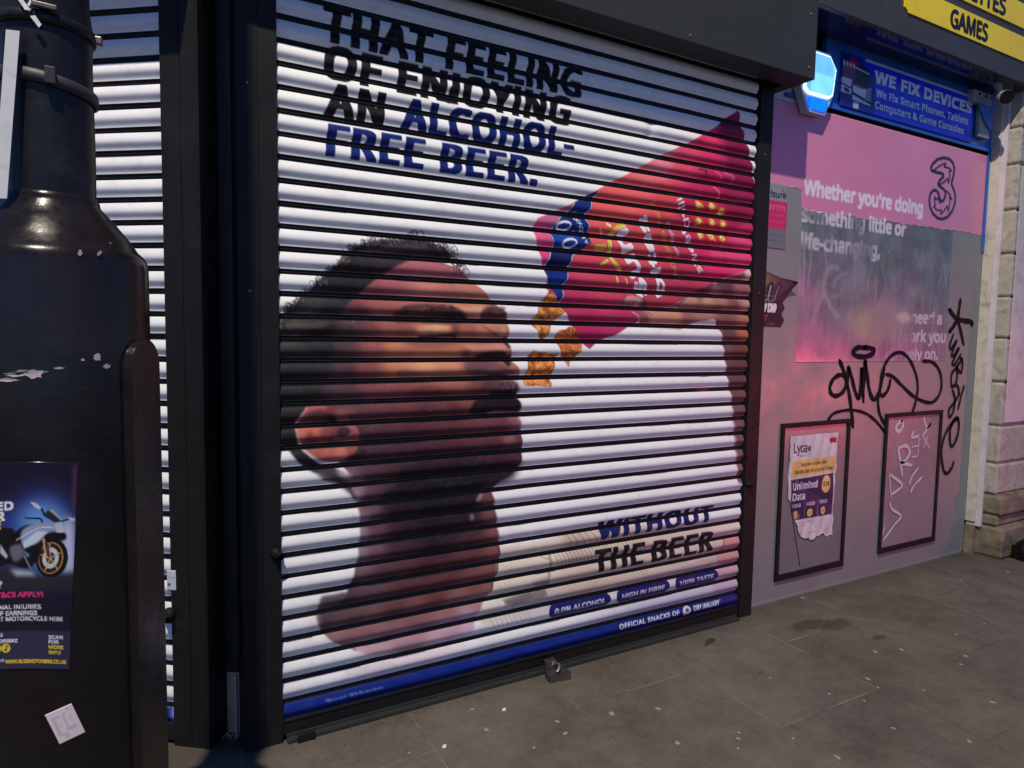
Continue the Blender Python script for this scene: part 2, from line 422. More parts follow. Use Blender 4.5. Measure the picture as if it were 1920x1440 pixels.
def shutter_print():
    WHITE = (236, 232, 234)
    s = Sheet(0.40, 0.05, 2.78, 2.96, 0.0016, WHITE)
    zf = AZ(500, 400, 1440/560); z2 = AZ(750, 420, 5.76); z3 = AZ(520, 650, 6.0); z4 = AZ(750, 650, 5.76)
    zb = AZ(580, 880, 3.789); z6 = AZ(860, 920, 3.491); zp = AZ(960, 180, 2.6667); zq = AZ(990, 360, 6.5454)
    zr = AZ(1180, 200, 4.0); zc = AZ(980, 520, 6.546); zh = AZ(1180, 480, 7.2)
    # warm and cool drifts of the paper ground
    n0 = s.noise(0.5, 3)[..., None]
    s.a += (n0-0.5)*np.array([6, 4, 2])
    # ---- clothing at the lower right: cream jumper with a ribbed cuff
    _cr = s.field(z6([(300, 430), (600, 380), (760, 320), (900, 280), (1240, 330), (1500, 480), (1800, 240), (800, 640), (300, 620), (520, 800), (1000, 540), (1720, 460)]),
                    [(225, 214, 200), (228, 216, 202), (206, 188, 172), (216, 198, 182), (214, 196, 184), (212, 194, 188), (226, 210, 204), (214, 198, 184), (222, 212, 198), (206, 196, 198), (220, 203, 190), (206, 186, 184)], 0.03); cream = lambda x, z: 255*(_cr(x, z)/255.0)**np.array([1.12, 1.15, 1.20])
    s.poly(z6([(255, 372), (470, 345), (640, 300), (770, 262), (950, 236), (1300, 215), (1560, 215), (1850, 190), (1850, 560), (1700, 470), (1560, 540), (1200, 640), (800, 720), (560, 800), (380, 830), (160, 880), (120, 800), (180, 680)]), cream, feather=0.012)
    for k in range(26):                                      # ribs of the cuff
        t = k/25; x = 720+t*1090; y = 335-t*62+3*math.sin(k*2.1)
        if x < 960: s.stroke(z6([(x-20, y-55), (x+14, y), (x+26, y+40)]), 0.004, (136, 112, 98), 0.003, 0.65)
    for k in range(24):
        x = 640+k*24; y = 460-k*5.6
        s.stroke(z6([(x-16, y-60), (x, y-15), (x+30, y+62)]), 0.0035, (140, 116, 102), 0.003, 0.65)
    for k in range(38):
        x = 590+k*17; y = 640-k*3.6
        s.stroke(z6([(x-12, y-65), (x, y-15), (x+14, y+40)]), 0.003, (144, 120, 106), 0.003, 0.6)
    for P in ([(1190, 520), (1300, 490), (1450, 480), (1600, 425), (1700, 410)], [(1210, 560), (1400, 520), (1560, 470), (1690, 445)], [(1195, 500), (1198, 540), (1215, 575)], [(1575, 430), (1580, 470)], [(1692, 405), (1696, 465)]):
        s.stroke(z6(P), 0.004, (168, 142, 134), 0.004, 0.6)
    s.stroke(z6([(600, 405), (596, 440), (604, 500), (590, 560)]), 0.008, (120, 100, 92), 0.008, 0.8)
    s.stroke(z6([(520, 415), (560, 440), (592, 445)]), 0.004, (150, 130, 115), 0.004, 0.7)
    s.poly(z6([(470, 600), (590, 560), (600, 640), (520, 640)]), (120, 104, 98), feather=0.012, alpha=0.5)
    s.poly(z6([(285, 725), (470, 660), (560, 640), (570, 690), (480, 712), (360, 745)]), (116, 104, 104), feather=0.012, smooth=True)
    for k in range(7): s.stroke(z6([(470+k*16, 650-k*3), (500+k*13, 715-k*5)]), 0.005, (150, 138, 136), 0.004, 0.6)
    for k in range(9): s.stroke(z6([(215+k*30, 850-k*7), (230+k*30, 890-k*7)]), 0.006, (176, 166, 170), 0.006, 0.6)
    s.poly(z6([(150, 735), (260, 720), (290, 745), (270, 770), (200, 785), (160, 775)]), (226, 216, 208), feather=0.004, smooth=True)
    s.poly(z6([(285, 722), (300, 735), (292, 752), (276, 748)]), (236, 228, 220), feather=0.002)
    hand_pink = (206, 142, 138)
    s.poly(z6([(1735, 320), (1850, 290), (1850, 390), (1700, 405)]), hand_pink, feather=0.006)
    s.poly(z6([(1690, 415), (1850, 385), (1850, 480), (1690, 480)]), (204, 146, 142), feather=0.004)
    s.poly(z6([(1680, 520), (1850, 480), (1850, 570), (1680, 570)]), (218, 172, 178), feather=0.006)
    s.poly(z6([(1660, 610), (1850, 570), (1850, 660), (1660, 660)]), (230, 204, 214), feather=0.004)
    s.stroke(z6([(1740, 312), (1732, 350), (1715, 385)]), 0.007, (140, 92, 92), 0.006, 0.8)
    # ---- neck, shoulders
    sk_pts, sk_col = [], []
    def S_(lst):
        for x, y, c in lst: sk_pts.append(A1(x, y)); sk_col.append(c)
    S_([(795, 497, (192, 130, 130)), (850, 500, (190, 132, 130)), (740, 515, (188, 122, 124)), (690, 545, (178, 112, 110)), (800, 545, (212, 154, 136)), (880, 545, (205, 148, 130)), (660, 582, (150, 92, 92)), (715, 585, (186, 124, 112)), (905, 560, (210, 156, 130)), (932, 580, (176, 122, 104)),
        (645, 612, (104, 70, 72)), (690, 612, (150, 96, 94)), (740, 615, (182, 122, 108)), (820, 612, (232, 176, 130)), (800, 622, (205, 142, 112)), (880, 612, (190, 128, 108)), (905, 622, (214, 152, 126)), (942, 612, (200, 146, 124)),
        (650, 655, (140, 90, 92)), (700, 655, (178, 116, 106)), (740, 652, (206, 148, 116)), (800, 655, (214, 152, 122)), (850, 655, (210, 150, 118)), (905, 655, (176, 112, 100)), (940, 652, (206, 146, 132)),
        (640, 690, (92, 62, 66)), (690, 690, (158, 104, 96)), (740, 690, (212, 152, 112)), (800, 690, (222, 166, 128)), (850, 690, (214, 154, 122)), (865, 700, (196, 136, 118)), (900, 695, (130, 86, 88)), (960, 695, (196, 144, 128)),
        (610, 735, (92, 68, 74)), (650, 735, (120, 86, 90)), (700, 735, (156, 102, 100)), (750, 735, (158, 96, 94)), (800, 738, (160, 100, 92)), (860, 735, (176, 118, 98)), (890, 735, (150, 98, 88)),
        (640, 772, (128, 90, 88)), (690, 772, (134, 92, 90)), (740, 770, (138, 86, 88)), (800, 768, (122, 74, 78)), (850, 768, (128, 78, 78)), (890, 790, (136, 88, 84)),
        (680, 812, (116, 80, 80)), (720, 812, (112, 76, 76)), (770, 805, (116, 74, 78)), (840, 800, (128, 80, 80)), (900, 795, (140, 92, 90)), (940, 794, (132, 80, 86)), (966, 790, (176, 126, 128)),
        (700, 850, (104, 78, 80)), (760, 842, (108, 70, 74)), (830, 832, (112, 68, 72)), (900, 828, (122, 76, 76)), (960, 825, (132, 84, 84)),
        (690, 888, (112, 82, 84)), (740, 882, (104, 68, 70)), (800, 878, (84, 54, 58)), (860, 870, (82, 50, 56)), (930, 862, (104, 62, 68)), (970, 860, (118, 70, 72)),
        (672, 905, (160, 132, 134)), (700, 905, (112, 78, 80)), (760, 900, (70, 46, 50)), (820, 900, (42, 31, 36)), (900, 888, (40, 30, 34)), (950, 882, (56, 40, 44)),
        (664, 935, (196, 172, 176)), (690, 940, (126, 86, 88)), (740, 945, (94, 62, 64)), (820, 940, (50, 36, 40)), (885, 930, (62, 46, 52)), (912, 930, (138, 98, 94)),
        (680, 978, (180, 156, 160)), (700, 985, (124, 84, 86)), (740, 980, (108, 70, 72)), (810, 970, (72, 46, 50)), (880, 962, (62, 44, 48)), (922, 965, (144, 100, 96)),
        (678, 1005, (170, 150, 156)), (700, 1015, (148, 112, 114)), (740, 1015, (110, 70, 72)), (820, 1005, (76, 50, 54)), (890, 998, (100, 64, 66)), (928, 995, (158, 108, 102)),
        (676, 1035, (164, 144, 150)), (705, 1040, (140, 104, 106)), (760, 1035, (116, 76, 76)), (830, 1025, (90, 58, 60)), (900, 1015, (126, 82, 80)),
        (668, 1070, (140, 116, 120)), (720, 1070, (120, 82, 82)), (800, 1055, (106, 66, 66)), (880, 1040, (126, 80, 76)), (930, 1030, (158, 108, 100)),
        (650, 1105, (110, 92, 94)), (700, 1100, (128, 96, 98)), (760, 1090, (122, 80, 78)), (840, 1075, (124, 78, 72)), (915, 1062, (154, 106, 98)),
        (612, 1125, (86, 74, 74)), (640, 1120, (96, 80, 80)), (610, 1160, (112, 92, 92)), (670, 1148, (130, 98, 98)), (740, 1135, (134, 90, 86)), (820, 1118, (136, 84, 74)), (890, 1100, (150, 102, 92)),
        (630, 1190, (176, 134, 130)), (690, 1175, (168, 124, 118)), (770, 1155, (164, 116, 108)), (840, 1142, (174, 132, 122)), (890, 1128, (186, 146, 140)),
        (690, 1212, (212, 180, 184)), (760, 1195, (200, 164, 168)), (840, 1172, (208, 176, 186)), (880, 1160, (216, 190, 200)), (720, 1240, (230, 208, 212)), (820, 1215, (230, 206, 208)), (900, 1190, (232, 222, 228))])
    skin = s.field(sk_pts, [255*(np.asarray(c_)/255.0)**np.array([1.46, 1.42, 1.32]) for c_ in sk_col], 0.018, 1.7)
    fine = s.noise(0.006, 11); pore = s.noise(0.0033, 12)
    neck = zb([(255, 60), (290, 130), (322, 200), (350, 290), (362, 400), (352, 560), (335, 680), (300, 800), (262, 880), (205, 900), (100, 925), (62, 980), (50, 1050), (70, 1110), (110, 1170), (190, 1230), (330, 1285), (430, 1320), (600, 1345), (860, 1290), (1130, 1180), (1190, 1040), (1232, 955), (1292, 850), (1328, 700), (1350, 570), (1342, 440), (1326, 310), (1312, 220), (1300, 150), (1330, 40), (900, 0), (400, -40)])
    s.poly(neck, skin, feather=0.005, smooth=True)
    s.poly(zb([(300, 1290), (600, 1330), (860, 1280), (1130, 1150), (1100, 1260), (860, 1370), (560, 1420), (380, 1370)]), (232, 212, 216), feather=0.02, alpha=0.75, smooth=True)
    s.poly(zb([(250, 1400), (560, 1350), (640, 1400), (500, 1460), (250, 1460)]), (214, 202, 206), feather=0.006, alpha=0.6)
    s.poly(zb([(80, 915), (180, 890), (262, 878), (230, 945), (150, 990), (85, 1000)]), (92, 80, 80), feather=0.008, smooth=True)
    s.stroke(zb([(50, 1040), (68, 1105), (110, 1168), (200, 1232), (330, 1285)]), 0.004, (110, 80, 80), 0.004, 0.8)
    s.poly(zb([(0, 960), (85, 940), (50, 1040), (60, 1110), (0, 1130)]), (228, 214, 202), feather=0.02, alpha=0.8)
    s.stroke(zb([(1345, 545), (1345, 640), (1325, 740), (1290, 860)]), 0.006, (64, 40, 42), 0.004)
    s.poly(zb([(1180, 215), (1215, 170), (1240, 165), (1215, 210), (1190, 235)]), (178, 146, 146), feather=0.008)
    s.poly(zb([(1140, 340), (1165, 300), (1170, 350), (1150, 370)]), (150, 118, 120), feather=0.01)
    s.poly(zb([(1160, 60), (1420, 20), (1440, 40), (1310, 100), (1180, 160), (1100, 200), (900, 250), (600, 270), (560, 170), (800, 120)]), (34, 26, 30), feather=0.03, alpha=0.75, smooth=True)
    # ---- head
    head = np.concatenate([zf([(72, 640), (140, 480), (300, 330), (480, 210), (650, 200), (800, 215)]),
                           z2([(520, 440), (640, 480), (700, 545), (780, 620), (870, 690), (940, 770), (1000, 840), (1060, 893), (1120, 925), (1152, 975), (1158, 1040), (1172, 1100), (1176, 1200), (1158, 1255), (1192, 1345), (1210, 1400)]),
                           z4([(1206, 60), (1198, 150), (1240, 185), (1280, 235), (1298, 290), (1285, 345), (1262, 385), (1285, 440), (1262, 490), (1270, 560), (1306, 610), (1306, 690), (1282, 735), (1308, 790), (1310, 860), (1316, 1000), (1322, 1150), (1310, 1240), (1275, 1310), (1220, 1370), (1120, 1425)]),
                           zb([(1180, 140), (800, 180), (400, 100), (300, 70)]), z3([(800, 1420), (700, 1300), (500, 1280), (330, 1180), (215, 1000), (215, 850), (60, 600)])])
    s.poly(head, skin, feather=0.003)
    HM = s.full_mask(head, 0.002)
    # texture of the skin
    tex = ((fine-0.5)*9+(pore-0.5)*8)*HM
    s.a += tex[..., None]*np.array([1.0, 0.9, 0.85])
    # white rim of light along lips and chin
    s.stroke(z4([(1250, 570), (1300, 600), (1318, 650), (1300, 700), (1300, 760), (1315, 800), (1316, 870)]), 0.012, (226, 216, 216), 0.01, 0.8)
    s.poly(z4([(1225, 365), (1335, 365), (1330, 430), (1290, 490), (1250, 500), (1240, 440)]), (206, 196, 198), feather=0.008, smooth=True)
    # forehead / temple form
    s.poly(z2([(560, 880), (700, 900), (880, 900), (960, 960), (900, 1010), (780, 985), (660, 950)]), (236, 184, 150), feather=0.014, alpha=0.75, smooth=True)
    # near brow and eye socket
    s.poly(z2([(-60, 960), (20, 910), (120, 872), (300, 862), (470, 880), (600, 905), (680, 960), (730, 1015), (640, 1050), (300, 1060), (-40, 1060)]), (72, 44, 44), feather=0.011, alpha=0.92, smooth=True)
    s.poly(z2([(90, 920), (220, 900), (330, 915), (260, 945), (120, 950)]), (150, 96, 90), feather=0.01, alpha=0.75, smooth=True)
    s.poly(z2([(300, 1000), (560, 960), (720, 1010), (640, 1070), (300, 1075)]), (38, 24, 28), feather=0.012, alpha=0.85, smooth=True)
    g = np.random.default_rng(5)
    for k in range(70):
        x = g.uniform(20, 640); y = 905+abs(x-350)*0.06+g.uniform(-28, 60); q = g.uniform(22, 46)
        s.stroke(z2([(x, y), (x+q*0.5, y-q*0.35), (x+q, y-q*0.2)]), 0.0025, (44, 28, 30), 0.002, 0.55)
    s.poly(z2([(880, 940), (960, 900), (1050, 896), (1115, 935), (1150, 1000), (1150, 1060), (1040, 1060), (880, 1035)]), (82, 52, 52), feather=0.009, alpha=0.88, smooth=True)
    for k in range(34):
        x = g.uniform(920, 1120); y = g.uniform(910, 1020); q = g.uniform(20, 40)
        s.stroke(z2([(x, y), (x+q*0.5, y-q*0.5), (x+q, y-q*0.4)]), 0.0025, (40, 26, 28) if k % 3 else (170, 124, 110), 0.002, 0.6)
    s.poly(z2([(560, 1080), (640, 1090), (640, 1170), (600, 1215), (560, 1190)]), (112, 68, 66), feather=0.012, alpha=0.8, smooth=True)
    s.poly(z2([(0, 1090), (130, 1100), (170, 1160), (60, 1200), (-40, 1190)]), (138, 82, 76), feather=0.014, alpha=0.7, smooth=True)
    s.poly(z2([(190, 1130), (300, 1095), (420, 1090), (520, 1130), (470, 1175), (300, 1190), (200, 1185)]), (230, 178, 134), feather=0.015, alpha=0.8, smooth=True)
    s.stroke(z2([(220, 1225), (330, 1218), (470, 1208), (560, 1205), (600, 1218)]), 0.011, (26, 16, 20), 0.006)
    s.poly(z2([(60, 1260), (300, 1235), (620, 1230), (640, 1290), (400, 1330), (180, 1330)]), (112, 66, 60), feather=0.02, alpha=0.75, smooth=True)
    # far cheek beyond the bridge of the nose
    s.poly(z2([(885, 1090), (1000, 1080), (1160, 1085), (1176, 1200), (1150, 1250), (1090, 1235), (1030, 1200), (960, 1145)]), (186, 126, 108), feather=0.006, alpha=0.9)
    s.stroke(z2([(890, 1095), (960, 1145), (1035, 1200), (1095, 1238)]), 0.006, (110, 66, 60), 0.006, 0.8)
    s.poly(z2([(1090, 1130), (1130, 1140), (1130, 1200), (1080, 1200)]), (222, 166, 140), feather=0.01, alpha=0.8)
    s.poly(z2([(1110, 1225), (1160, 1215), (1170, 1270), (1200, 1340), (1160, 1330), (1130, 1290)]), (44, 34, 26), feather=0.006, alpha=0.9)
    # nose underside, nostril, philtrum
    s.poly(z2([(700, 1310), (900, 1300), (1090, 1300), (1150, 1330), (1100, 1370), (900, 1370), (760, 1380)]), (216, 150, 128), feather=0.012, alpha=0.8, smooth=True)
    s.poly(z4([(660, 60), (720, 30), (760, 60), (740, 120), (690, 150)]), (104, 62, 62), feather=0.014, alpha=0.75, smooth=True)
    s.poly(z4([(820, 100), (900, 66), (1040, 44), (1130, 56), (1150, 100), (1110, 140), (830, 140)]), (40, 25, 29), feather=0.009, alpha=0.95, smooth=True)
    s.poly(z4([(1110, 110), (1200, 80), (1205, 130), (1195, 190), (1160, 220), (1110, 150)]), (54, 34, 38), feather=0.006, alpha=0.95, smooth=True)
    s.poly(z4([(690, 185), (760, 165), (900, 175), (1060, 175), (1160, 235), (1250, 280), (1180, 300), (980, 290), (800, 300), (710, 260)]), (112, 74, 80), feather=0.012, alpha=0.85, smooth=True)
    s.poly(z4([(900, 260), (1000, 225), (1100, 240), (1020, 275)]), (150, 104, 106), feather=0.012, alpha=0.7, smooth=True)
    s.poly(z4([(930, 320), (1000, 295), (1120, 295), (1180, 315), (1100, 340)]), (30, 22, 24), feather=0.006, alpha=0.8, smooth=True)
    # open mouth
    s.poly(z4([(840, 460), (890, 400), (960, 370), (1120, 370), (1240, 375), (1275, 420), (1250, 500), (1000, 520), (850, 500)]), (84, 54, 60), feather=0.009, smooth=True)
    s.poly(z4([(1080, 440), (1150, 410), (1200, 440), (1180, 470), (1110, 465)]), (122, 74, 86), feather=0.008, alpha=0.8, smooth=True)
    s.poly(z4([(980, 490), (1060, 475), (1180, 470), (1250, 470), (1240, 530), (1000, 530)]), (26, 18, 22), feather=0.007, alpha=0.9, smooth=True)
    for k in range(34):
        x = g.uniform(1090, 1260); y = g.uniform(375, 450)
        s.stroke(z4([(x, y), (x+g.uniform(-16, 6), y+g.uniform(16, 34))]), 0.002, (190, 176, 184) if k % 4 == 0 else (34, 26, 30), 0.0015, 0.6)
    # beard under the lip
    s.poly(z4([(745, 700), (770, 640), (820, 585), (900, 555), (1080, 545), (1245, 552), (1292, 600), (1296, 690), (1200, 705), (980, 715), (820, 730)]), (30, 20, 25), feather=0.006, smooth=True)
    s.poly(z4([(940, 710), (1060, 690), (1190, 695), (1240, 700), (1150, 720), (980, 730)]), (150, 92, 106), feather=0.006, alpha=0.85, smooth=True)
    s.poly(z4([(920, 800), (1100, 780), (1230, 790), (1250, 850), (1050, 880), (900, 870)]), (104, 60, 64), feather=0.02, alpha=0.7, smooth=True)
    s.poly(z4([(1120, 985), (1230, 960), (1230, 1030), (1130, 1040)]), (152, 110, 108), feather=0.016, alpha=0.65, smooth=True)
    s.poly(z4([(0, 1330), (400, 1300), (900, 1260), (1290, 1250), (1230, 1370), (1120, 1425), (600, 1500), (0, 1500)]), (32, 25, 29), feather=0.028, alpha=0.85, smooth=True)
    s.poly(z4([(150, 450), (500, 470), (820, 480), (800, 545), (400, 560), (100, 570)]), (70, 40, 46), feather=0.02, alpha=0.55, smooth=True)
    s.poly(z4([(0, 250), (300, 285), (660, 300), (660, 345), (300, 350), (0, 350)]), (120, 76, 72), feather=0.012, alpha=0.6, smooth=True)
    s.poly(z4([(60, 180), (420, 178), (640, 190), (640, 240), (300, 262), (60, 255)]), (236, 184, 138), feather=0.03, alpha=0.5, smooth=True)
    # lower jaw stubble haze
    for k in range(900):
        x = g.uniform(560, 830); y = g.uniform(700, 905)
        if g.random() < 0.5: x = g.uniform(600, 700)
        p = A1(x, y); i, j = int((p[0]-s.x0)/s.res), int((p[1]-s.z0)/s.res)
        if HM[j, i] > 0.5: s.stroke([p, (p[0]+0.004, p[1]+0.002)], 0.002, (62, 44, 48), 0.0015, 0.35, smooth=False)
    # ---- hair
    hair_c = s.field(AP([(560, 620), (530, 700), (700, 460), (620, 540), (770, 460), (600, 575), (545, 640), (650, 515), (545, 780), (540, 830), (590, 610)]),
                     [(48, 44, 44), (34, 32, 33), (52, 44, 48), (40, 36, 38), (44, 38, 44), (54, 48, 46), (60, 57, 56), (34, 30, 32), (36, 36, 34), (30, 28, 28), (30, 26, 28)], 0.02)
    hair = AP([(512, 628), (528, 600), (545, 578), (562, 560), (582, 543), (598, 527), (618, 508), (636, 493), (655, 480), (664, 466), (684, 457), (704, 452), (735, 449), (768, 449), (800, 453), (822, 459), (836, 468), (846, 484), (838, 492), (812, 489), (782, 486), (757, 492), (738, 502), (716, 517), (697, 530), (682, 542), (668, 556), (650, 572), (641, 590), (648, 606), (662, 616), (655, 640), (643, 662), (632, 684), (618, 706), (604, 724), (598, 742), (588, 756), (570, 768), (556, 792), (555, 812), (562, 838), (576, 852), (596, 868), (622, 876), (640, 886), (652, 902), (660, 918), (648, 914), (628, 900), (608, 888), (588, 886), (566, 872), (552, 858), (540, 842), (526, 836), (512, 834)])
    s.poly(hair, hair_c, feather=0.006, smooth=True)
    s.poly(AP([(640, 585), (690, 585), (668, 650), (650, 735), (690, 735), (640, 760), (610, 740), (618, 700)]), (84, 60, 64), feather=0.022, alpha=0.75, smooth=True)
    s.poly(AP([(556, 580), (600, 572), (600, 590), (556, 600)]), (128, 112, 104), feather=0.02, alpha=0.5)
    s.poly(AP([(668, 460), (800, 455), (800, 468), (668, 476)]), (120, 104, 108), feather=0.012, alpha=0.4)
    s.poly(AP([(524, 606), (620, 604), (600, 616), (524, 618)]), (120, 112, 106), feather=0.012, alpha=0.5)
    edge = [(512, 628), (528, 600), (545, 578), (562, 560), (582, 543), (598, 527), (618, 508), (636, 493), (655, 480), (664, 466), (684, 457), (704, 452), (735, 449), (768, 449), (800, 453), (822, 459), (840, 468), (852, 486), (866, 500)]
    E_ = smooth_open(edge, 10)
    for k in range(620):                                     # loose curls along the outline
        e = E_[g.integers(0, len(E_))]; x, y = e[0]+g.normal(0, 5), e[1]+g.normal(1, 5)
        r_ = g.uniform(2.2, 5.5); a0 = g.uniform(0, 6.28); sw = g.uniform(1.6, 4.2)
        P = [(x+r_*math.cos(a0+sw*t/5), y+r_*math.sin(a0+sw*t/5)) for t in range(6)]
        s.stroke(AP(P), g.uniform(0.0018, 0.003), (34, 28, 32) if k % 6 else (150, 134, 130), 0.0015, g.uniform(0.5, 0.95))
    for k in range(900):                                     # curls inside
        x, y = g.uniform(525, 830), g.uniform(455, 760)
        p = A1(x, y); j, i = int((p[1]-s.z0)/s.res), int((p[0]-s.x0)/s.res)
        if s.a[j, i].mean() > 70: continue
        r_ = g.uniform(2, 5); a0 = g.uniform(0, 6.28)
        s.stroke(AP([(x+r_*math.cos(a0+.6*t), y+r_*math.sin(a0+.6*t)) for t in range(5)]), 0.002, (84, 78, 78) if k % 3 == 0 else (20, 18, 20), 0.0015, 0.45)
    for x0, y0 in ((770, 440), (776, 436), (788, 438), (868, 500), (872, 508), (862, 503)):
        s.stroke(AP([(x0-8, y0+8), (x0-5, y0-2), (x0+4, y0-4), (x0+8, y0+4), (x0+5, y0+10)]), 0.0025, (44, 40, 52), 0.002, 0.8)
    # ---- ear
    ear = z3([(345, 678), (290, 740), (220, 850), (212, 900), (225, 990), (258, 1085), (320, 1165), (430, 1248), (530, 1286), (640, 1296), (760, 1262), (860, 1205), (905, 1130), (920, 1010), (890, 900), (800, 800), (720, 720), (600, 672), (460, 664)])
    earc = s.field(z3([(300, 770), (480, 690), (600, 720), (280, 980), (430, 960), (540, 980), (660, 980), (860, 940), (380, 1060), (430, 1190), (560, 1220), (720, 1190), (840, 1160), (640, 1040)]),
                   [(176, 118, 118), (196, 136, 122), (150, 94, 92), (216, 150, 130), (214, 146, 120), (170, 108, 100), (150, 104, 104), (186, 126, 124), (150, 92, 92), (196, 130, 120), (206, 142, 128), (216, 156, 138), (180, 120, 112), (150, 98, 96)], 0.012); _e = earc; earc = lambda x, z: 255*(_e(x, z)/255.0)**np.array([1.55, 1.6, 1.5])
    s.poly(ear, earc, feather=0.003, smooth=True)
    s.poly(z3([(300, 800), (380, 730), (480, 700), (550, 730), (610, 800), (680, 860), (500, 880), (340, 870), (250, 880)]), (80, 46, 50), feather=0.008, alpha=0.92, smooth=True)
    s.poly(z3([(560, 780), (640, 780), (680, 850), (600, 870)]), (38, 26, 32), feather=0.008, smooth=True)
    s.poly(z3([(330, 960), (380, 960), (390, 1060), (330, 1070)]), (120, 70, 72), feather=0.01, alpha=0.75)
    s.ell(*z3([(745, 965)])[0], 0.026, 0.020, (58, 42, 44), feather=0.006)
    s.stroke(z3([(640, 1040), (740, 1030), (820, 985)]), 0.006, (190, 130, 132), 0.004, 0.8)
    s.stroke(z3([(335, 690), (270, 770), (218, 860), (226, 985), (262, 1090), (320, 1170), (430, 1250), (530, 1288)]), 0.007, (206, 154, 144), 0.004, 0.8)
    s.poly(z3([(780, 1260), (900, 1180), (960, 1140), (1010, 1200), (900, 1290)]), (40, 32, 34), feather=0.012, alpha=0.85, smooth=True)
    s.poly(z3([(640, 730), (760, 690), (900, 720), (800, 760), (760, 830), (690, 830)]), (150, 98, 92), feather=0.012, alpha=0.6, smooth=True)
    # ---- beard down the neck
    s.poly(AP([(592, 882), (625, 880), (648, 892), (660, 918), (668, 934), (655, 925), (632, 908), (606, 898)]), (66, 58, 58), feather=0.01, alpha=0.9, smooth=True)
    s.stroke(zb([(100, 70), (180, 80), (250, 90), (290, 150), (320, 205)]), 0.006, (56, 46, 48), 0.005, 0.9)
    s.poly(zb([(190, 10), (280, 20), (300, 70), (240, 70)]), (196, 176, 178), feather=0.012, alpha=0.8, smooth=True)
    # ---- snack packet
    pack = np.concatenate([zp([(1130, 73), (1141, 125), (1160, 185), (1183, 270), (1198, 340), (1210, 430), (1215, 520), (1210, 640), (1200, 760), (1195, 850)]),
                           zh([(1610, 195), (1400, 260), (1130, 370), (850, 500), (720, 580), (600, 660), (450, 700), (240, 720), (140, 800), (130, 880), (90, 915)]),
                           zc([(1300, 610), (1110, 720), (960, 770), (880, 830), (812, 880), (755, 825), (700, 760), (640, 660), (560, 500), (515, 425), (440, 330), (400, 230), (300, 150), (290, 60)]),
                           zp([(185, 950), (150, 830), (122, 730), (105, 660), (125, 610), (220, 575), (320, 528), (460, 450), (600, 380), (740, 300), (880, 235), (1000, 165), (1080, 105)])])
    pc = s.field(AP([(1384, 212), (1370, 235), (1300, 270), (1240, 300), (1330, 262), (1385, 262), (1330, 300), (1390, 300), (1280, 330), (1200, 345), (1330, 330), (1395, 340), (1180, 380), (1250, 370), (1150, 420), (1100, 400), (1100, 440), (1200, 440), (1250, 440), (1300, 400), (1330, 440), (1385, 400), (1395, 440), (1010, 440), (1020, 490), (1040, 410), (1100, 500), (1080, 560), (1150, 560), (1230, 560), (1100, 620), (1160, 600), (1300, 500), (1340, 490), (1395, 480), (1390, 380), (1290, 540)]),
                 [(168, 48, 92), (150, 44, 86), (222, 84, 118), (226, 150, 160), (232, 84, 120), (158, 42, 84), (226, 78, 116), (150, 42, 82), (222, 74, 108), (230, 128, 122), (200, 58, 96), (162, 48, 86), (236, 126, 112), (224, 108, 104), (230, 122, 108), (232, 124, 110), (226, 116, 108), (216, 112, 104), (208, 100, 98), (196, 64, 92), (206, 66, 94), (166, 48, 84), (214, 76, 116), (232, 120, 150), (228, 96, 132), (204, 128, 150), (212, 98, 108), (196, 80, 106), (206, 92, 108), (190, 92, 98), (186, 68, 104), (190, 78, 108), (206, 82, 100), (226, 78, 122), (232, 96, 136), (176, 52, 90), (188, 84, 96)], 0.02); _p = pc; pc = lambda x, z: 255*(_p(x, z)/255.0)**np.array([1.30, 1.36, 1.18])
    s.poly(pack, pc, feather=0.003)
    PM = s.full_mask(pack, 0.002)
    # crimps and creases of the foil
    for P, c, w in ((zr([(690, 250), (700, 330), (700, 450)]), (170, 44, 88), 0.03), (zr([(800, 380), (880, 420), (910, 470)]), (150, 38, 80), 0.05), (zr([(650, 490), (690, 520), (680, 545)]), (250, 120, 150), 0.008), (zr([(720, 500), (770, 520), (770, 560)]), (246, 112, 146), 0.02), (zr([(635, 600), (668, 640), (672, 690)]), (248, 168, 190), 0.008), (zr([(525, 610), (540, 640), (530, 670)]), (232, 120, 140), 0.006),
                    (zr([(740, 590), (820, 640), (900, 700)]), (152, 38, 82), 0.07), (zr([(450, 590), (560, 600), (600, 660)]), (182, 48, 92), 0.05), (zr([(520, 280), (440, 330), (400, 380)]), (206, 56, 100), 0.05), (zr([(700, 1090), (715, 1130), (705, 1145)]), (120, 30, 60), 0.008), (zr([(770, 980), (860, 1000), (900, 1060)]), (240, 90, 136), 0.05), (zr([(640, 1110), (760, 1130), (880, 1200)]), (230, 84, 128), 0.04), (zr([(705, 1000), (700, 1050)]), (240, 150, 160), 0.006)):
        s.stroke(P, w, c, w*0.5, 0.7, clip=PM)
    s.stroke(zr([(525, 470), (575, 478), (570, 505)]), 0.010, (50, 40, 50), 0.002, 0.9, clip=PM)
    s.poly(zr([(-20, 330), (500, 300), (560, 420), (420, 600), (100, 560)]), (240, 140, 128), feather=0.06, alpha=0.3, clip=PM)
    # navy ribbon with the zeros
    rib = np.concatenate([zq([(870, -10), (790, 95), (785, 150), (760, 210), (710, 280), (745, 400), (745, 470), (765, 640), (715, 655), (640, 735), (545, 790), (500, 920), (490, 1000), (490, 1060), (420, 1160), (437, 1210), (425, 1290), (370, 1370), (350, 1290), (300, 1205), (235, 1150), (235, 1080), (200, 970), (205, 920), (270, 770), (285, 700), (310, 660), (290, 530), (285, 470), (390, 320), (500, 240), (570, 110), (620, 60)])])
